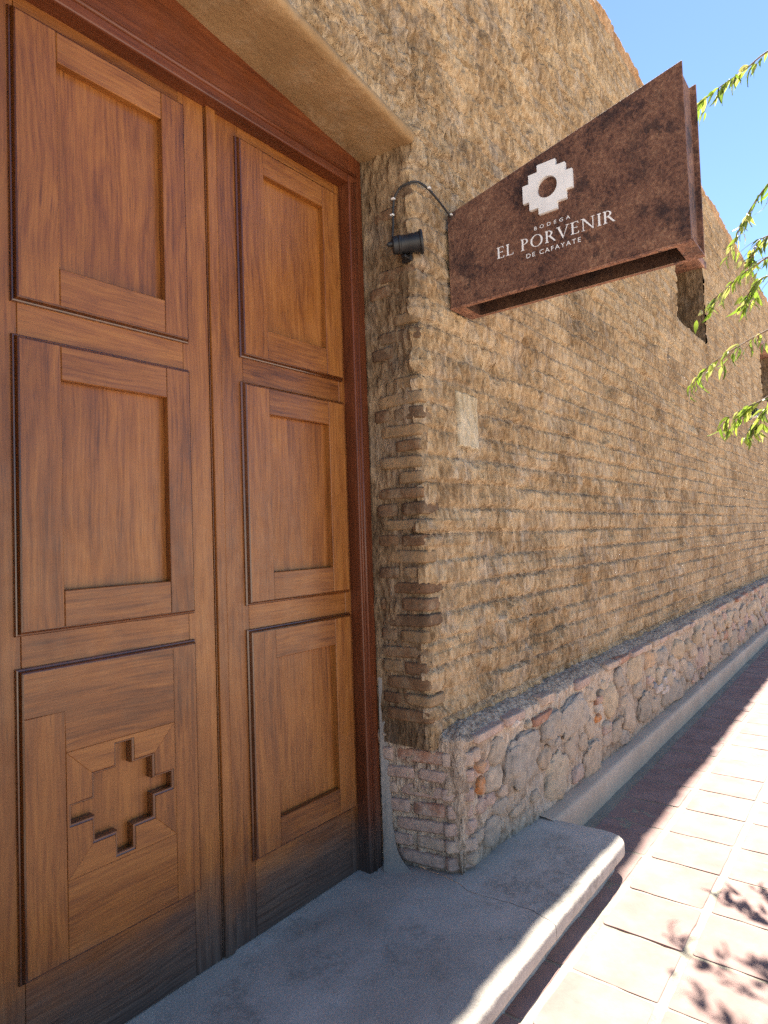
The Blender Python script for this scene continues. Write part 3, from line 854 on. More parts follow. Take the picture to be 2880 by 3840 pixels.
def front_y(zv, x=4.0): return 1.417 + float(leanf(x, zv))
placed = []
def put_stone(x, zv, rx, rz, col, i):
    ry = 0.046 if rx > .09 else 0.030
    o = obj('stone', SM[i % 12] if rx > .09 else SM[4 + i % 8], None, pl)
    o.location = (x, front_y(zv, x) + ry * 0.5 - 0.008 * rng.random(), zv); o.scale = (rx * 1.0, ry, rz * 1.0)
    o.rotation_euler = (rng.uniform(-.1, .1), rng.uniform(-.14, .14), rng.uniform(-.08, .08))
    k = rng.uniform(0.86, 1.14); o.color = (*[q * k for q in PAL[col]], 1)
    placed.append((x, zv, rx, rz))
for i, s in enumerate(NEAR): put_stone(*s, i)
def free(x, zv, rx, rz, f=0.90):
    for (a, b, c, d) in placed:
        if ((x - a) / (f * (rx + c))) ** 2 + ((zv - b) / (f * (rz + d))) ** 2 < 1: return False
    return True
names = ['grey', 'pale', 'tan', 'tan', 'pink', 'pink', 'greytan', 'greytan', 'cap', 'tan']
cnt = 0
for tier, (tries, lo, hi) in enumerate(((700, 0.11, 0.19), (3000, 0.06, 0.11), (1500, 0.03, 0.055))):
    for _ in range(tries):
        if cnt > (40, 80, 105)[tier]: break
        x = rng.uniform(9.0, 12.6) if tier == 0 else (rng.uniform(2.42, 12.4) if tier == 1 else 2.36 + 7.5 * rng.random() ** 1.6)
        rx = rng.uniform(lo, hi); rz = rx * rng.uniform(.5, .75) if tier == 0 else rx * rng.uniform(.55, .95)
        rz = min(rz, .11)
        zv = rng.uniform(0.16 + rz * .7, 0.655 - rz)
        if free(x, zv, rx, rz):
            put_stone(x, zv, rx, rz, names[rng.randrange(len(names))], rng.randrange(12)); cnt += 1
# capping bricks along the top edge
x = 2.36; q = 0
while x < 12.2:
    w = rng.uniform(0.13, 0.24); h = rng.uniform(0.036, 0.05)
    col = PAL[rng.choice(['cap', 'cap', 'pink', 'tan', 'red', 'cap'])]
    if rng.random() < .85:
        put_brick('brick', pl, (x + w / 2, 1.408 + 0.055 + rng.uniform(-.006, .008), 0.690 + rng.uniform(-.008, .006)), (w, 0.13, h), rng.uniform(-.05, .05), col)
    x += w + rng.uniform(.008, .03)
for (x, zv, rx, rz, cn) in [(3.012, 0.618, 0.115, 0.021, 'red'), (3.783, 0.535, 0.05, 0.022, 'red'), (3.914, 0.336, 0.07, 0.028, 'pink'), (5.227, 0.372, 0.09, 0.028, 'white'), (5.02, 0.345, 0.08, 0.026, 'white'),
                            (5.189, 0.305, 0.09, 0.026, 'white'), (5.40, 0.376, 0.08, 0.027, 'white'), (4.816, 0.456, 0.07, 0.03, 'pink')]:
    if free(x, zv, rx * .3, rz * .3, .8) or True:
        put_brick('brick', pl, (x, front_y(zv, x) + 0.022, zv), (2 * rx, 0.08, 2 * rz), rng.uniform(-.05, .05), PAL[cn])
# brick courses of the corner, seen from the door side
zc0 = 0.168
cc = 0
while zc0 < 0.67:
    h = rng.uniform(0.05, 0.058)
    lean = 0.085 * (0.69 - zc0)
    t = 0.0
    first = rng.uniform(.10, .15) if cc % 2 else rng.uniform(.20, .23)
    pos_ = 1.505 + lean * .9
    aw = rng.uniform(.55, 1.0)
    put_brick('brick', pl, (2.290 + 0.030 + lean * .55 + rng.uniform(-.006, .006), 1.440 + 0.034 + lean * .8 + rng.uniform(-.006, .006), zc0), (rng.uniform(.11, .14), rng.uniform(.07, .085), h), -aw, PAL[rng.choice(['pink', 'cap', 'cap', 'pink'])])
    for L in (first, rng.uniform(.12, .2), .2):
        if pos_ + L > 1.80: L = 1.80 - pos_
        if L < 0.05: break
        yc = pos_ + L / 2
        xc = 2.262 - (yc - 1.462) * (0.080 / 0.378) + 0.055 + lean * .9 - rng.uniform(-0.006, 0.006)
        colr = PAL[rng.choice(['pink', 'pink', 'pink', 'cap', 'red'])]
        put_brick('brick', pl, (xc, yc, zc0 + rng.uniform(-.003, .003)), (L, 0.115, h), math.pi / 2 + 0.205 + rng.uniform(-.03, .03), colr)
        pos_ += L + 0.014
    # return of the same course on the street side
    if cc % 2:
        L = rng.uniform(.10, .18)
        put_brick('brick', pl, (2.375 + L / 2, front_y(zc0, 2.4) + 0.048, zc0), (L, 0.10, h), rng.uniform(-.04, .04), PAL[rng.choice(['pink', 'cap', 'cap'])])
    zc0 += 0.073 + rng.uniform(-.003, .003); cc += 1

# ------------------------------------------------------------------ door
YD = 1.865
def ring(name, x0, x1, z0, z1, prof, mat, parent):
    """mitred moulding round a rectangle; prof = (outset, y)"""
    V, F = [], []
    for (d, y) in prof:
        V += [(x0 - d, y, z0 - d), (x1 + d, y, z0 - d), (x1 + d, y, z1 + d), (x0 - d, y, z1 + d)]
    for k in range(len(prof) - 1):
        for j in range(4):
            F.append((k * 4 + j, k * 4 + (j + 1) % 4, k * 4 + 4 + (j + 1) % 4, k * 4 + 4 + j))
    bm = bmesh.new(); vs_ = [bm.verts.new(v) for v in V]
    for f in F: bm.faces.new([vs_[q] for q in f])
    return obj(name, from_bm(name, bm, mat), None, parent)
MOULD = [(0.013, YD + .006), (0.013, YD - .006), (0.011, YD - .008), (0.0075, YD - .009), (0.0065, YD - .013), (0.0065, YD - .016), (0.0035, YD - .0215), (0.0, YD - .0235), (-0.001, YD - .0235), (-0.001, YD)]
YR = YD - 0.0235      # face of the raised panel frames
def prism_xz(name, poly, y0, y1, mat, parent, bev=0.0):
    bm = bmesh.new()
    a = [bm.verts.new((p[0], y0, p[1])) for p in poly]; b = [bm.verts.new((p[0], y1, p[1])) for p in poly]
    f = bm.faces.new(a); bm.faces.new(b[::-1])
    n = len(poly)
    for i in range(n): bm.faces.new((a[i], b[i], b[(i + 1) % n], a[(i + 1) % n]))
    if bev:
        es = [e for e in bm.edges if abs(e.verts[0].co.y - y0) < 1e-6 and abs(e.verts[1].co.y - y0) < 1e-6]
        bmesh.ops.bevel(bm, geom=es, offset=bev, segments=1, affect='EDGES')
    bmesh.ops.triangulate(bm, faces=[f for f in bm.faces if len(f.verts) > 4])
    return obj(name, from_bm(name, bm, mat), None, parent)

def leaf(x0, x1, px0, px1, rx0, rx1, cross, label):
    L = empty('door_leaf', ((x0 + x1) / 2, YD, ZT)); tag(L, label, 'door')
    zt, zb = 3.165, ZT + 0.004
    PZ = [(2.238, 3.048), (1.322, 2.122), (0.407, 1.209)]
    RZ = [(2.347, 2.957), (1.424, 2.023), (0.510, 1.10)]
    j = 0.0011
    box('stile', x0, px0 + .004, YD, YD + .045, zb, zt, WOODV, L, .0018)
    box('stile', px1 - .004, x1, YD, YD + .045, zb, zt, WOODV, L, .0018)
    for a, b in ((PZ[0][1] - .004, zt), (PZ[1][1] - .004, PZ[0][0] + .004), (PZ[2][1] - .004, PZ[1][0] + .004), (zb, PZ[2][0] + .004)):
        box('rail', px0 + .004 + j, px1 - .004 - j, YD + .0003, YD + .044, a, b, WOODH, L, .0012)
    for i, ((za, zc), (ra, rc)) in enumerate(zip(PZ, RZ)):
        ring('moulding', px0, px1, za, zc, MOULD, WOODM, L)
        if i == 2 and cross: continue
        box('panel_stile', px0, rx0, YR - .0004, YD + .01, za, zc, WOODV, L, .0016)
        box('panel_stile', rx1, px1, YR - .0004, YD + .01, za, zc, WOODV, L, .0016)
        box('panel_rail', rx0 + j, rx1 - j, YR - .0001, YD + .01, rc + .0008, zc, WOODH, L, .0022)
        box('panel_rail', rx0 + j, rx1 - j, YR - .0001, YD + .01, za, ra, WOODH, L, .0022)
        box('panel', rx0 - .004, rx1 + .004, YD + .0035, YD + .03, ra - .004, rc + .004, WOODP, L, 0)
    if cross:
        za, zc = PZ[2]
        box('panel_stile', px0, .866, YR - .0004, YD + .01, za, 1.088, WOODV, L, .0016)
        box('panel_stile', 1.214, px1, YR - .0004, YD + .01, za + .0, zc, WOODV, L, .0016)
        # top rail keeps an ear over the left stile
        prism_xz('panel_rail', [(px0, 1.0885), (.8665, 1.0885), (.8665, .972), (1.2135, .972), (1.2135, zc), (px0, zc)], YR - .0001, YD + .01, WOODH, L, .0012)
        box('panel_rail', .8665, 1.2135, YR - .0001, YD + .01, za, .6185, WOODH, L, .0016)
        cx, cz = 1.040, 0.795
        t, s1, s2 = 0.033, 0.101, 0.168
        W0, W1, H0, H1 = .8668, 1.2132, .6188, .9717
        g_ = .0004
        def q(a, b): return (cx + a, cz + b)
        top = [(W0, H1), (W1, H1), q(s1, s1), q(t, s1), q(t, s2), q(-t, s2), q(-t, s1), q(-s1, s1)]
        bot = [(W1, H0), (W0, H0), q(-s1, -s1), q(-t, -s1), q(-t, -s2), q(t, -s2), q(t, -s1), q(s1, -s1)]
        rgt = [(W1, H1), (W1, H0), q(s1, -s1), q(s1, -t), q(s2, -t), q(s2, t), q(s1, t), q(s1, s1)]
        lft = [(W0, H0), (W0, H1), q(-s1, s1), q(-s1, t), q(-s2, t), q(-s2, -t), q(-s1, -t), q(-s1, -s1)]
        for poly, mt in ((top, WOODH), (bot, WOODH), (lft, WOODV), (rgt, WOODV)):
            prism_xz('cross_board', poly, YR - .0002, YD + .01, mt, L, .0009)
        # stepped lip inside the cross opening
        def crs(d):
            return [q(a, b) for a, b in ((t - d, s2 - d), (t - d, s1 - d), (s1 - d, s1 - d), (s1 - d, t - d), (s2 - d, t - d), (s2 - d, -t + d), (s1 - d, -t + d), (s1 - d, -s1 + d), (t - d, -s1 + d), (t - d, -s2 + d),
                                         (-t + d, -s2 + d), (-t + d, -s1 + d), (-s1 + d, -s1 + d), (-s1 + d, -t + d), (-s2 + d, -t + d), (-s2 + d, t - d), (-s1 + d, t - d), (-s1 + d, s1 - d), (-t + d, s1 - d), (-t + d, s2 - d))]
        bm = bmesh.new()
        prev = None
        for d, y in ((0.0004, YR + .003), (0.004, YR + .0045), (0.007, YR + .0045), (0.0095, YR + .008), (0.0095, YD + .024)):
            cur = [bm.verts.new((p[0], y, p[1])) for p in crs(d)]
            if prev:
                for k in range(20): bm.faces.new((prev[k], prev[(k + 1) % 20], cur[(k + 1) % 20], cur[k]))
            prev = cur
        obj('cross_moulding', from_bm('cross_moulding', bm, WOODM), None, L)
        box('panel', cx - .18, cx + .18, YD + .0105, YD + .03, cz - .175, cz + .175, WOODP, L, 0)
    for c in L.children: c.matrix_parent_inverse = Matrix.Translation(-L.location)
    return L

left = leaf(.612, 1.397, .757, 1.297, .869, 1.213, True, 'left varnished door leaf with a stepped cross cut into its bottom panel')
right = leaf(1.401, 2.172, 1.545, 2.082, 1.655, 1.985, False, 'right varnished door leaf with three plain panels, beside the adobe corner')
# cover strip on the meeting edge
o = box('cover_strip', 1.402, 1.444, YD - .013, YD + .001, ZT + .006, 3.16, WOODV, right, .005, 2); o.matrix_parent_inverse = Matrix.Translation(-right.location)

fr = empty('door_frame', (1.4, 1.85, ZT)); tag(fr, 'dark red mahogany frame and head board around the double door', 'door frame')
def frame_post(xa, xb, sgn):
    box('post', xa, xb, 1.802, 1.95, ZT, 3.45, REDV, fr, .004, 2)
frame_post(2.114, 2.200, 1)
frame_post(.53, .640, -1)
tube('bead', [(2.150, 1.803, ZT), (2.150, 1.803, 3.118)], .0075, REDV, fr, 8)
tube('bead', [(2.132, 1.8035, ZT), (2.132, 1.8035, 3.112)], .004, REDV, fr, 8)
tube('bead', [(.600, 1.803, ZT), (.600, 1.803, 3.118)], .0075, REDV, fr, 8)
box('head_board', .640, 2.1135, 1.8025, 1.95, 3.106, 3.46, REDH, fr, .006, 2)
tube('bead', [(.640, 1.803, 3.148), (2.158, 1.803, 3.148)], .009, REDH, fr, 8)
for c in fr.children: c.matrix_parent_inverse = Matrix.Translation(-fr.location)

# ------------------------------------------------------------------ hanging sign
sg = empty('hanging_sign', (2.53, 1.5, 2.55)); tag(sg, 'rusted steel box sign with white stepped cross emblem, projecting from the wall', 'sign')
QUAD = [(1.503, 2.555), (.505, 2.555), (.507, 3.203), (1.503, 2.977)]
def plate(name, x0, x1, quad, mat, bev=.0015):
    bm = bmesh.new()
    a = [bm.verts.new((x0, y, z)) for y, z in quad]; b = [bm.verts.new((x1, y, z)) for y, z in quad]
    bm.faces.new(a); bm.faces.new(b[::-1])
    for i in range(4): bm.faces.new((a[i], b[i], b[(i + 1) % 4], a[(i + 1) % 4]))
    if bev: bmesh.ops.bevel(bm, geom=bm.edges[:], offset=bev, segments=1, affect='EDGES')
    return obj(name, from_bm(name, bm, mat), None, sg)
plate('front_plate', 2.440, 2.448, QUAD, RUST)
plate('back_plate', 2.612, 2.620, [(1.503, 2.555), (.499, 2.555), (.499, 3.206), (1.503, 2.977)], RUST)
plate('end_plate', 2.4485, 2.6115, [(.523, 2.557), (.518, 2.557), (.518, 3.185), (.523, 3.182)], RUST, 0)
plate('top_plate', 2.4485, 2.6115, [(1.5, 2.93), (.5235, 3.148), (.5235, 3.153), (1.5, 2.935)], RUST, 0)
# bottom tray: a flat frame round a long slot
bm = bmesh.new()
def ringf(xa, xb, ya, yb, z): return [bm.verts.new(p) for p in ((xa, ya, z), (xb, ya, z), (xb, yb, z), (xa, yb, z))]
o0 = ringf(2.438, 2.622, .498, 1.504, 2.554); o1 = ringf(2.438, 2.622, .498, 1.504, 2.547)
i1 = ringf(2.460, 2.600, .56, 1.44, 2.547); i0 = ringf(2.470, 2.590, .56, 1.44, 2.80)
for A_, B_ in ((o0, o1), (o1, i1)):
    for k in range(4): bm.faces.new((A_[k], A_[(k + 1) % 4], B_[(k + 1) % 4], B_[k]))
for v in i0: bm.verts.remove(v)
obj('bottom_tray', from_bm('bottom_tray', bm, RUSTW), None, sg)
bm = bmesh.new()
i1 = ringf(2.4605, 2.5995, .5605, 1.4395, 2.5475); i0 = ringf(2.4605, 2.5995, .5605, 1.4395, 2.78)
for k in range(4): bm.faces.new((i1[k], i1[(k + 1) % 4], i0[(k + 1) % 4], i0[k]))
bm.faces.new(i0)
obj('slot_lining', from_bm('slot_lining', bm, RUSTD), None, sg)

def on_sign(y, z, x=2.4395):
    return Matrix(((0, 0, -1, x), (-1, 0, 0, y), (0, 1, 0, z), (0, 0, 0, 1)))
# emblem
def emblem():
    bm = bmesh.new()
    e = [(.039, .101), (.039, .073), (.078, .073), (.078, .037), (.105, .037)]
    quad = e + [(a, -b) for a, b in e[::-1]] + [(-a, -b) for a, b in e] + [(-a, b) for a, b in e[::-1]]
    N = 40
    out = quad
    R_ = 0.043
    for z0, z1 in ((0.0, 0.016),):
        loops = []
        for z in (z1, z0):
            vo = [bm.verts.new((a, b, z)) for a, b in out]
            vi = [bm.verts.new((R_ * math.cos(2 * math.pi * k / N), R_ * math.sin(2 * math.pi * k / N), z)) for k in range(N)]
            eo = [bm.edges.new((vo[k], vo[(k + 1) % len(vo)])) for k in range(len(vo))]
            ei = [bm.edges.new((vi[k], vi[(k + 1) % N])) for k in range(N)]
            bmesh.ops.triangle_fill(bm, edges=eo + ei, use_beauty=True, use_dissolve=False)
            loops.append((vo, vi))
        (vo, vi), (wo_, wi) = loops
        for k in range(len(vo)): bm.faces.new((vo[k], vo[(k + 1) % len(vo)], wo_[(k + 1) % len(vo)], wo_[k]))
        for k in range(N): bm.faces.new((vi[k], vi[(k + 1) % N], wi[(k + 1) % N], wi[k]))
    return from_bm('emblem', bm, WHITE)
o = obj('emblem', emblem(), None, sg); o.matrix_basis = on_sign(1.023, 2.927, 2.4405)

# serif capitals as flat strokes
SW, TH, SE = 0.125, 0.042, 0.035
def q4(a, b, c, d): return [a, b, c, d]
def bar(x0, x1, y0, y1): return [(x0, y0), (x1, y0), (x1, y1), (x0, y1)]
def stem(x, w=SW, top=True, bot=True, sl=0.07):
    r = [bar(x, x + w, 0, 1)]
    if bot: r.append([(x - sl, 0), (x + w + sl, 0), (x + w + sl, SE), (x + w, SE * 2.2), (x, SE * 2.2), (x - sl, SE)])
    if top: r.append([(x - sl, 1), (x - sl, 1 - SE), (x, 1 - SE * 2.2), (x + w, 1 - SE * 2.2), (x + w + sl, 1 - SE), (x + w + sl, 1)])
    return r
def arc(cx, cy, rx, ry, ix, iy, a0, a1, n=22, ox=0.0):
    out = []
    for k in range(n):
        p = [math.radians(a0 + (a1 - a0) * (k + s) / n) for s in (0, 1)]
        out.append([(cx + rx * math.cos(p[0]), cy + ry * math.sin(p[0])), (cx + rx * math.cos(p[1]), cy + ry * math.sin(p[1])),
                    (cx + ox + ix * math.cos(p[1]), cy + iy * math.sin(p[1])), (cx + ox + ix * math.cos(p[0]), cy + iy * math.sin(p[0]))])
    return out
def arm(x0, x1, y, ter, d): return [bar(x0, x1, y - TH / 2, y + TH / 2), [(x1 - .055, y), (x1 + .015, y), (x1 + .035, y + ter * d), (x1 + .01, y + ter * d)]]
GL = {
    'I': (0.30, stem(.09)),
    'L': (0.62, stem(.09) + arm(.12, .56, TH / 2, 1, .16)),
    'E': (0.64, stem(.09) + arm(.12, .53, 1 - TH / 2, -1, .15) + arm(.12, .46, .52, 0, 0)[:1] + [bar(.44, .475, .45, .59)] + arm(.12, .56, TH / 2, 1, .16)),
    'P': (0.62, stem(.09) + arc(.19, .745, .38, .255, .26, .215, -90, 90, 18)),
    'R': (0.80, stem(.09) + arc(.19, .745, .38, .255, .26, .215, -90, 90, 18) + [[(.30, .50), (.44, .53), (.78, .02), (.83, 0), (.66, 0)]]),
    'O': (1.02, arc(.50, .5, .46, .515, .33, .475, 0, 360, 40)),
    'V': (0.86, [[(.03, 1), (.18, 1), (.47, .12), (.42, -.02), (.40, -.02)], [(.42, -.02), (.47, .10), (.79, 1), (.74, 1)], bar(-.04, .26, 1 - SE, 1), bar(.62, .90, 1 - SE, 1)]),
    'N': (0.98, [bar(.12, .17, 0, 1), bar(.79, .84, 0, 1), [(.08, 1), (.23, 1), (.84, .06), (.84, -.02), (.80, -.02), (.10, .95)], bar(.03, .27, 0, SE), bar(.68, .93, 1 - SE, 1), bar(-.01, .20, 1 - SE, 1)]),
    ' ': (0.36, []),
}
def word(txt, y_left, y_right, zbase, cap, big=()):
    adv = []; x = 0
    gap = 0.10
    for ch in txt:
        s = 1.18 if False else 1.0
        adv.append((x, s)); x += GL[ch][0] * s + gap
    tot = x - gap
    sx = (y_left - y_right) / tot
    n = 0
    for ch, (x0, s) in zip(txt, adv):
        if not GL[ch][1]: continue
        bm = bmesh.new()
        for poly in GL[ch][1]:
            zf = 0.0012 + 0.00004 * (n % 9); n += 1
            pts = [((x0 + px_ * s) * sx, py_ * cap * s) for px_, py_ in poly]
            a = [bm.verts.new((u, v, zf)) for u, v in pts]; b = [bm.verts.new((u, v, 0)) for u, v in pts]
            bm.faces.new(a)
            for i in range(len(a)): bm.faces.new((a[i], b[i], b[(i + 1) % len(a)], a[(i + 1) % len(a)]))
        o = obj('letter', from_bm('letter', bm, LETTER), None, sg); o.matrix_basis = on_sign(y_left, zbase, 2.4399)
word('EL PORVENIR', 1.264, 0.764, 2.706, 0.048)
def bf_text(txt, y_left, y_right, zbase, cap, spacing):
    cu = bpy.data.curves.new('lettering', 'FONT'); cu.body = txt; cu.size = 1; cu.space_character = spacing; cu.extrude = 0.0
    cu.offset = 0.004
    t = bpy.data.objects.new('lettering_curve', cu); COL.objects.link(t)
    dg = bpy.context.evaluated_depsgraph_get()
    me = bpy.data.meshes.new_from_object(t.evaluated_get(dg))
    bpy.data.objects.remove(t)
    co = np.zeros(len(me.vertices) * 3); me.vertices.foreach_get('co', co); co = co.reshape(-1, 3)
    lo, hi = co.min(0), co.max(0)
    co[:, 0] = (co[:, 0] - lo[0]) / (hi[0] - lo[0]) * (y_left - y_right)
    co[:, 1] = (co[:, 1] - lo[1]) / (hi[1] - lo[1]) * cap; co[:, 2] = 0.0012
    me.vertices.foreach_set('co', co.ravel()); me.update()
    me.materials.clear(); me.materials.append(LETTER); me.name = 'lettering'
    o = obj('lettering', me, None, sg); o.matrix_basis = on_sign(y_left, zbase, 2.4399)
bf_text('BODEGA', 1.090, 0.938, 2.7735, 0.0145, 1.9)
bf_text('DE CAFAYATE', 1.129, 0.899, 2.6685, 0.0185, 1.35)
for c in sg.children: c.matrix_parent_inverse = Matrix.Translation(-sg.location)

# ------------------------------------------------------------------ spotlight on the reveal
sp = empty('spotlight', (2.19, 1.53, 2.74)); tag(sp, 'black cylindrical spotlight fixed on the adobe reveal beside the sign', 'spotlight')
def lathe(name, prof, mat, parent, n=28, smooth=True):
    V, F = [], []
    for (r, h) in prof:
        for j in range(n):
            w = 2 * math.pi * j / n
            V.append((r * math.cos(w), r * math.sin(w), h))
    for k in range(len(prof) - 1):
        for j in range(n): F.append((k * n + j, k * n + (j + 1) % n, (k + 1) * n + (j + 1) % n, (k + 1) * n + j))
    me = bpy.data.meshes.new(name); me.from_pydata(V, [], F)
    if smooth:
        for p in me.polygons: p.use_smooth = True
    me.materials.append(mat)
    me.set_sharp_from_angle(angle=math.radians(35)) if hasattr(me, 'set_sharp_from_angle') else None
    return obj(name, me, None, parent)
axis = Vector((0.60, -0.79, 0.10)).normalized()
rotm = axis.to_track_quat('Z', 'X').to_matrix().to_4x4()
base = Matrix.Translation((2.122, 1.580, 2.755)) @ rotm @ Matrix.Scale(0.9, 4)
b1 = lathe('body', [(0.0, 0.0), (.036, 0.0), (.041, .006), (.041, .028), (.044, .032), (.044, .038), (.041, .041), (.041, .075), (.043, .079), (.043, .110), (.046, .120), (.047, .128)], BLACK, sp)
b2 = lathe('rim', [(.0465, .126), (.053, .128), (.055, .131), (.055, .138), (.053, .141), (.046, .141), (.046, .134)], BLACK, sp)
b3 = lathe('lens', [(0.0, .1365), (.0458, .1365)], GLASS, sp)
b4 = lathe('cable_gland', [(0, -.022), (.010, -.022), (.012, -.018), (.012, 0.001)], BLACK, sp, 12)
for b in (b1, b2, b3, b4): b.matrix_basis = base if b is not b4 else base @ Matrix.Translation((0, .018, 0))
box('bracket', 2.150, 2.196, 1.535, 1.560, 2.706, 2.718, BLACK, sp, .003)
box('bracket_plate', 2.184, 2.199, 1.53, 1.58, 2.70, 2.75, BLACK, sp, .003)
for c in sp.children: c.matrix_parent_inverse = Matrix.Translation(-sp.location)

cb = empty('power_cable', (2.18, 1.6, 2.8)); tag(cb, 'thin black cable with white clips looping from the spotlight to the sign', 'cable')
cp = [(2.118, 1.602, 2.765), (2.145, 1.612, 2.775), (2.165, 1.615, 2.80), (2.174, 1.612, 2.86), (2.176, 1.610, 2.93), (2.178, 1.604, 2.98), (2.178, 1.575, 3.018), (2.182, 1.535, 3.028), (2.205, 1.500, 3.032), (2.26, 1.486, 3.022), (2.34, 1.483, 2.998), (2.41, 1.485, 2.975), (2.45, 1.487, 2.962)]
tube('cable', smooth_path(cp, 6), 0.0050, CABLE, cb, 8)
for p in ((2.170, 1.6115, 2.915), (2.171, 1.604, 2.983), (2.262, 1.480, 3.022), (2.437, 1.482, 2.972)):
    box('clip', p[0] - .007, p[0] + .007, p[1] - .008, p[1] + .008, p[2] - .0035, p[2] + .0035, CLIP, cb, .002)
for c in cb.children: c.matrix_parent_inverse = Matrix.Translation(-cb.location)

# far wall lamp
wl = empty('wall_lamp', (10.15, 1.5, 3.04)); tag(wl, 'small dark wall lamp far along the adobe wall, behind the leaves', 'lamp')
box('back_plate', 10.06, 10.24, 1.47, 1.53, 2.99, 3.13, BLACK, wl, .004)
box('body', 10.07, 10.23, 1.37, 1.4695, 3.03, 3.12, BLACK, wl, .006)
box('diffuser', 10.085, 10.215, 1.385, 1.46, 3.005, 3.0295, CLIP, wl, .003)
for c in wl.children: c.matrix_parent_inverse = Matrix.Translation(-wl.location)

# ------------------------------------------------------------------ street tree, mostly right of the frame
tr = empty('street_tree', (5.6, -1.0, 0)); tag(tr, 'street tree whose leafy drooping twigs reach in front of the wall', 'tree')
tube('trunk', smooth_path([(5.6, -1.0, -0.05), (5.58, -.98, .8), (5.64, -1.02, 1.7), (5.55, -.93, 2.6), (5.42, -.84, 3.3)], 5), 0.11, BARK, tr, 12, .6)
LIMB = [[(5.42, -.84, 3.3), (5.1, -.5, 3.9), (4.8, -.15, 4.35), (4.4, .21, 4.37)], [(5.42, -.84, 3.25), (5.05, -.45, 3.5), (4.7, -.05, 3.72), (4.5, .29, 3.72)],
        [(5.45, -.86, 3.1), (5.2, -.4, 3.2), (4.9, .05, 3.35), (4.7, .37, 3.43)], [(5.5, -.9, 2.9), (5.1, -.4, 3.05), (4.7, .05, 3.2), (4.5, .34, 3.23)],
        [(5.5, -.9, 2.85), (5.3, -.4, 2.98), (5.0, .1, 3.1), (4.8, .40, 3.15)], [(5.55, -.93, 2.6), (5.1, -.45, 2.75), (4.7, -.05, 2.82), (4.4, .29, 2.76)],
        [(5.6, -1.0, 2.3), (5.2, -.5, 2.5), (4.85, .0, 2.55), (4.6, .36, 2.48)], [(5.6, -1.0, 2.2), (5.3, -.4, 2.35), (5.0, .1, 2.4), (4.7, .43, 2.34)],
        [(5.42, -.84, 3.3), (5.7, -1.1, 4.0), (6.2, -1.3, 4.6), (6.6, -1.4, 5.0)], [(5.42, -.84, 3.3), (5.3, -1.2, 4.1), (5.2, -1.6, 4.8), (5.0, -1.9, 5.1)]]
for l in LIMB: tube('limb', smooth_path(l, 5), 0.026, BARK, tr, 7, .3)
BRN = [[(4.4, 0.21, 4.37), (4.4, 0.44, 4.35), (4.4, 0.56, 4.3), (4.4, 0.69, 4.26), (4.4, 0.8, 4.22)],
       [(4.5, 0.29, 3.72), (4.5, 0.46, 3.63), (4.5, 0.57, 3.51), (4.5, 0.65, 3.39), (4.5, 0.68, 3.33)],
       [(4.7, 0.37, 3.43), (4.7, 0.51, 3.37), (4.7, 0.58, 3.35), (4.7, 0.62, 3.27)],
       [(4.5, 0.34, 3.23), (4.5, 0.51, 3.16), (4.5, 0.66, 3.09), (4.5, 0.77, 3.01), (4.5, 0.84, 2.96)],
       [(4.8, 0.4, 3.15), (4.8, 0.58, 3.14), (4.8, 0.63, 3.11), (4.8, 0.68, 3.03)],
       [(4.4, 0.29, 2.76), (4.4, 0.52, 2.69), (4.4, 0.67, 2.63), (4.4, 0.83, 2.55), (4.4, 0.96, 2.44)],
       [(4.6, 0.36, 2.48), (4.6, 0.56, 2.33), (4.6, 0.69, 2.28), (4.6, 0.8, 2.22)],
       [(4.7, 0.43, 2.34), (4.7, 0.58, 2.28), (4.7, 0.63, 2.21), (4.7, 0.67, 2.16)]]
def leaf_mesh(k):
    r = random.Random(300 + k); bm = bmesh.new()
    n = 7; rows = []
    wv, droop, fold = r.uniform(.13, .21), r.uniform(.1, .7), r.uniform(.05, .35)
    for i in range(n + 1):
        t = i / n
        w = wv * math.sin(math.pi * min(1, t ** 0.8)) * (1 - .25 * t) + .004
        wav = .02 * math.sin(i * 2.3 + k)
        zc = -droop * t * t
        rows.append([bm.verts.new((-w, t, zc + fold * w * 5 * .3 + wav)), bm.verts.new((-w * .5, t, zc + fold * .1 + wav * .3)), bm.verts.new((0, t, zc - fold * .2)),
                     bm.verts.new((w * .5, t, zc + fold * .1 - wav * .3)), bm.verts.new((w, t, zc + fold * w * 5 * .3 - wav))])
    for i in range(n):
        for j in range(4): bm.faces.new((rows[i][j], rows[i][j + 1], rows[i + 1][j + 1], rows[i + 1][j]))
    return from_bm('leaf', bm, LEAF, True)
LM = [leaf_mesh(k) for k in range(6)]
LMV = [(np.array([v.co[:] for v in m_.vertices]), np.array([p.vertices[:] for p in m_.polygons])) for m_ in LM]
LC = [(0.13, 0.19, 0.035), (0.19, 0.245, 0.05), (0.09, 0.135, 0.035), (0.25, 0.28, 0.09), (0.36, 0.33, 0.18)]
lr = random.Random(5)
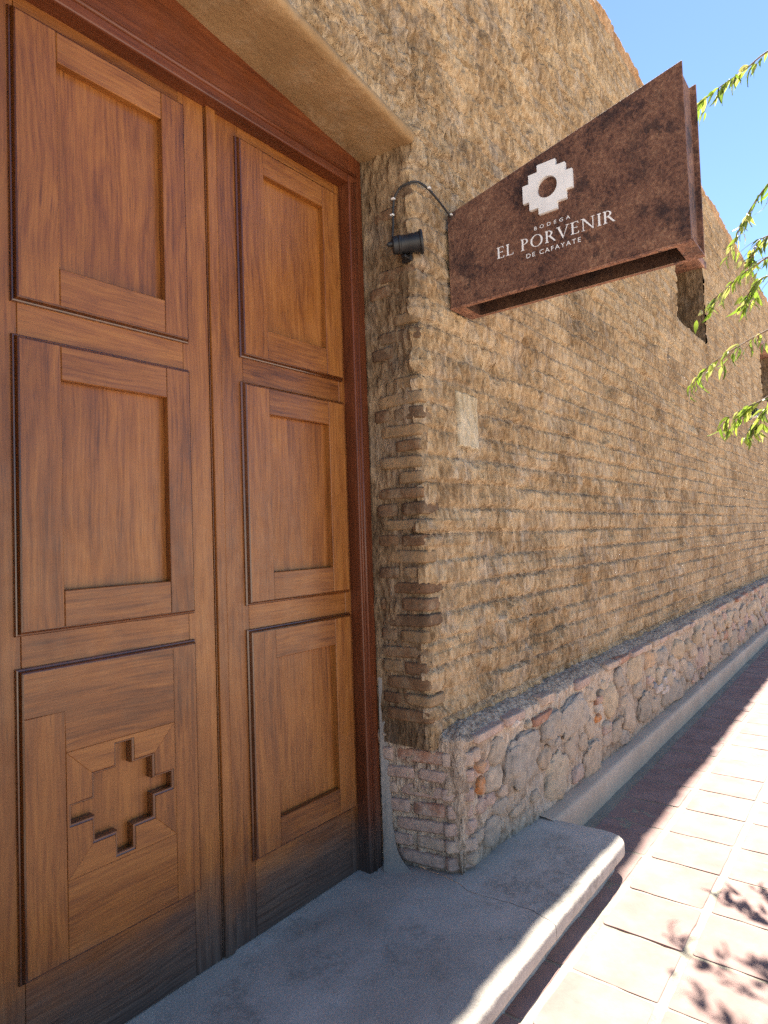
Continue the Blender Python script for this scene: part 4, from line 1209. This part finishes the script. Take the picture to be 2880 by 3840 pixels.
def spray(pth, acc, L0, L1, start=2):
    m_ = len(pth)
    for k in range(start, m_):
        for side in (-1, 1):
            if lr.random() < 0.40: continue
            dirv = (pth[min(k + 1, m_ - 1)] - pth[k - 1]).normalized()
            lat = dirv.cross(Vector((0, 0, 1)))
            if lat.length < .05: lat = Vector((1, 0, 0))
            lat = lat.normalized() * side
            d = (dirv * lr.uniform(.3, 1.1) + lat * lr.uniform(.1, .9) + Vector((lr.uniform(-.4, .4), lr.uniform(-.4, .4), -lr.uniform(-.1, .75)))).normalized()
            L = lr.uniform(L0, L1)
            xa = d.cross(Vector((lr.uniform(-1.2, 1.2), lr.uniform(-1.2, 1.2), 1))).normalized(); za = xa.cross(d)
            V0, F0 = LMV[lr.randrange(6)]
            mw = np.array([[xa.x, d.x, za.x], [xa.y, d.y, za.y], [xa.z, d.z, za.z]]) * L
            base_ = sum(len(a) for a in acc[0])
            p_ = pth[k] + Vector((lr.uniform(-.006, .006), lr.uniform(-.006, .006), lr.uniform(-.006, .006)))
            acc[0].append(V0 @ mw.T + np.array(p_[:])); acc[1].append(F0 + base_)
            ci_ = lr.choice((0, 0, 1, 1, 2, 3, 3, 4))
            acc[2].append(np.tile(np.array([*LC[ci_], 1.0]) * lr.uniform(.8, 1.2), (len(V0), 1)))
for bi, b in enumerate(BRN):
    br = tube('branch', smooth_path(b, 4), 0.0065, TWIG, tr, 6, .3)
    br.matrix_parent_inverse = Matrix.Translation(-tr.location)
    pth = smooth_path(b, 5); acc = ([], [], [])
    spray(pth[2:], acc, .05, .10)
    for k in range(3, len(pth) - 1, 2 if len(pth) > 17 else 1):
        p0 = pth[k]; fw = (pth[k + 1] - pth[k - 1]).normalized()
        side = Vector((lr.uniform(-1, 1), lr.uniform(-.5, .5), lr.uniform(-.9, .25)))
        ln = lr.uniform(.07, .16) * (1.15 - .5 * k / len(pth))
        d1 = (fw * .9 + side * .7).normalized()
        tw = [p0 + d1 * ln * t + Vector((0, 0, -.35 * ln * t * t)) for t in (0, .2, .4, .6, .8, 1.0)]
        tube('twig', tw, 0.0022, TWIG, br, 5, .5)
        spray(tw[1::2], acc, .05, .095, 1)
    me = mesh_np('foliage', np.concatenate(acc[0]), np.concatenate(acc[1]), LEAF)
    ca = me.color_attributes.new('leafcol', 'FLOAT_COLOR', 'POINT'); ca.data.foreach_set('color', np.concatenate(acc[2]).astype(np.float32).ravel())
    fo = obj('foliage', me, None, br); fo['kind'] = 'stuff'
# the crown outside the picture, one mass
V, F = [], []
for cx, cy_, cz, rr in ((6.4, -1.3, 4.9, .8), (5.2, -1.9, 5.0, .7), (5.6, -1.2, 4.6, .6), (6.3, -2.0, 4.3, .7), (5.1, -1.3, 4.2, .45)):
    for _ in range(420):
        d = Vector((lr.gauss(0, 1), lr.gauss(0, 1), lr.gauss(0, 1))).normalized() * rr * lr.random() ** .45
        p = Vector((cx, cy_, cz)) + d
        a = Vector((lr.gauss(0, 1), lr.gauss(0, 1), lr.gauss(0, .6) - .5)).normalized(); q = a.cross(Vector((lr.gauss(0, 1), lr.gauss(0, 1), 1))).normalized()
        L = lr.uniform(.07, .11); w = L * .18; i0_ = len(V)
        V += [tuple(p), tuple(p + a * L * .45 + q * w), tuple(p + a * L), tuple(p + a * L * .45 - q * w)]; F.append((i0_, i0_ + 1, i0_ + 2, i0_ + 3))
me = bpy.data.meshes.new('crown'); me.from_pydata(V, [], F); me.materials.append(LEAF)
ca = me.color_attributes.new('leafcol', 'FLOAT_COLOR', 'POINT'); ca.data.foreach_set('color', np.tile(np.array([.10, .165, .03, 1], np.float32), len(V)))
o = obj('crown', me, None, tr); o['kind'] = 'stuff'; o.color = (0.085, 0.16, 0.022, 1); o.matrix_parent_inverse = Matrix.Translation(-tr.location)
for c in tr.children: c.matrix_parent_inverse = Matrix.Translation(-tr.location)
print('bricks', made, 'stones', len(placed))
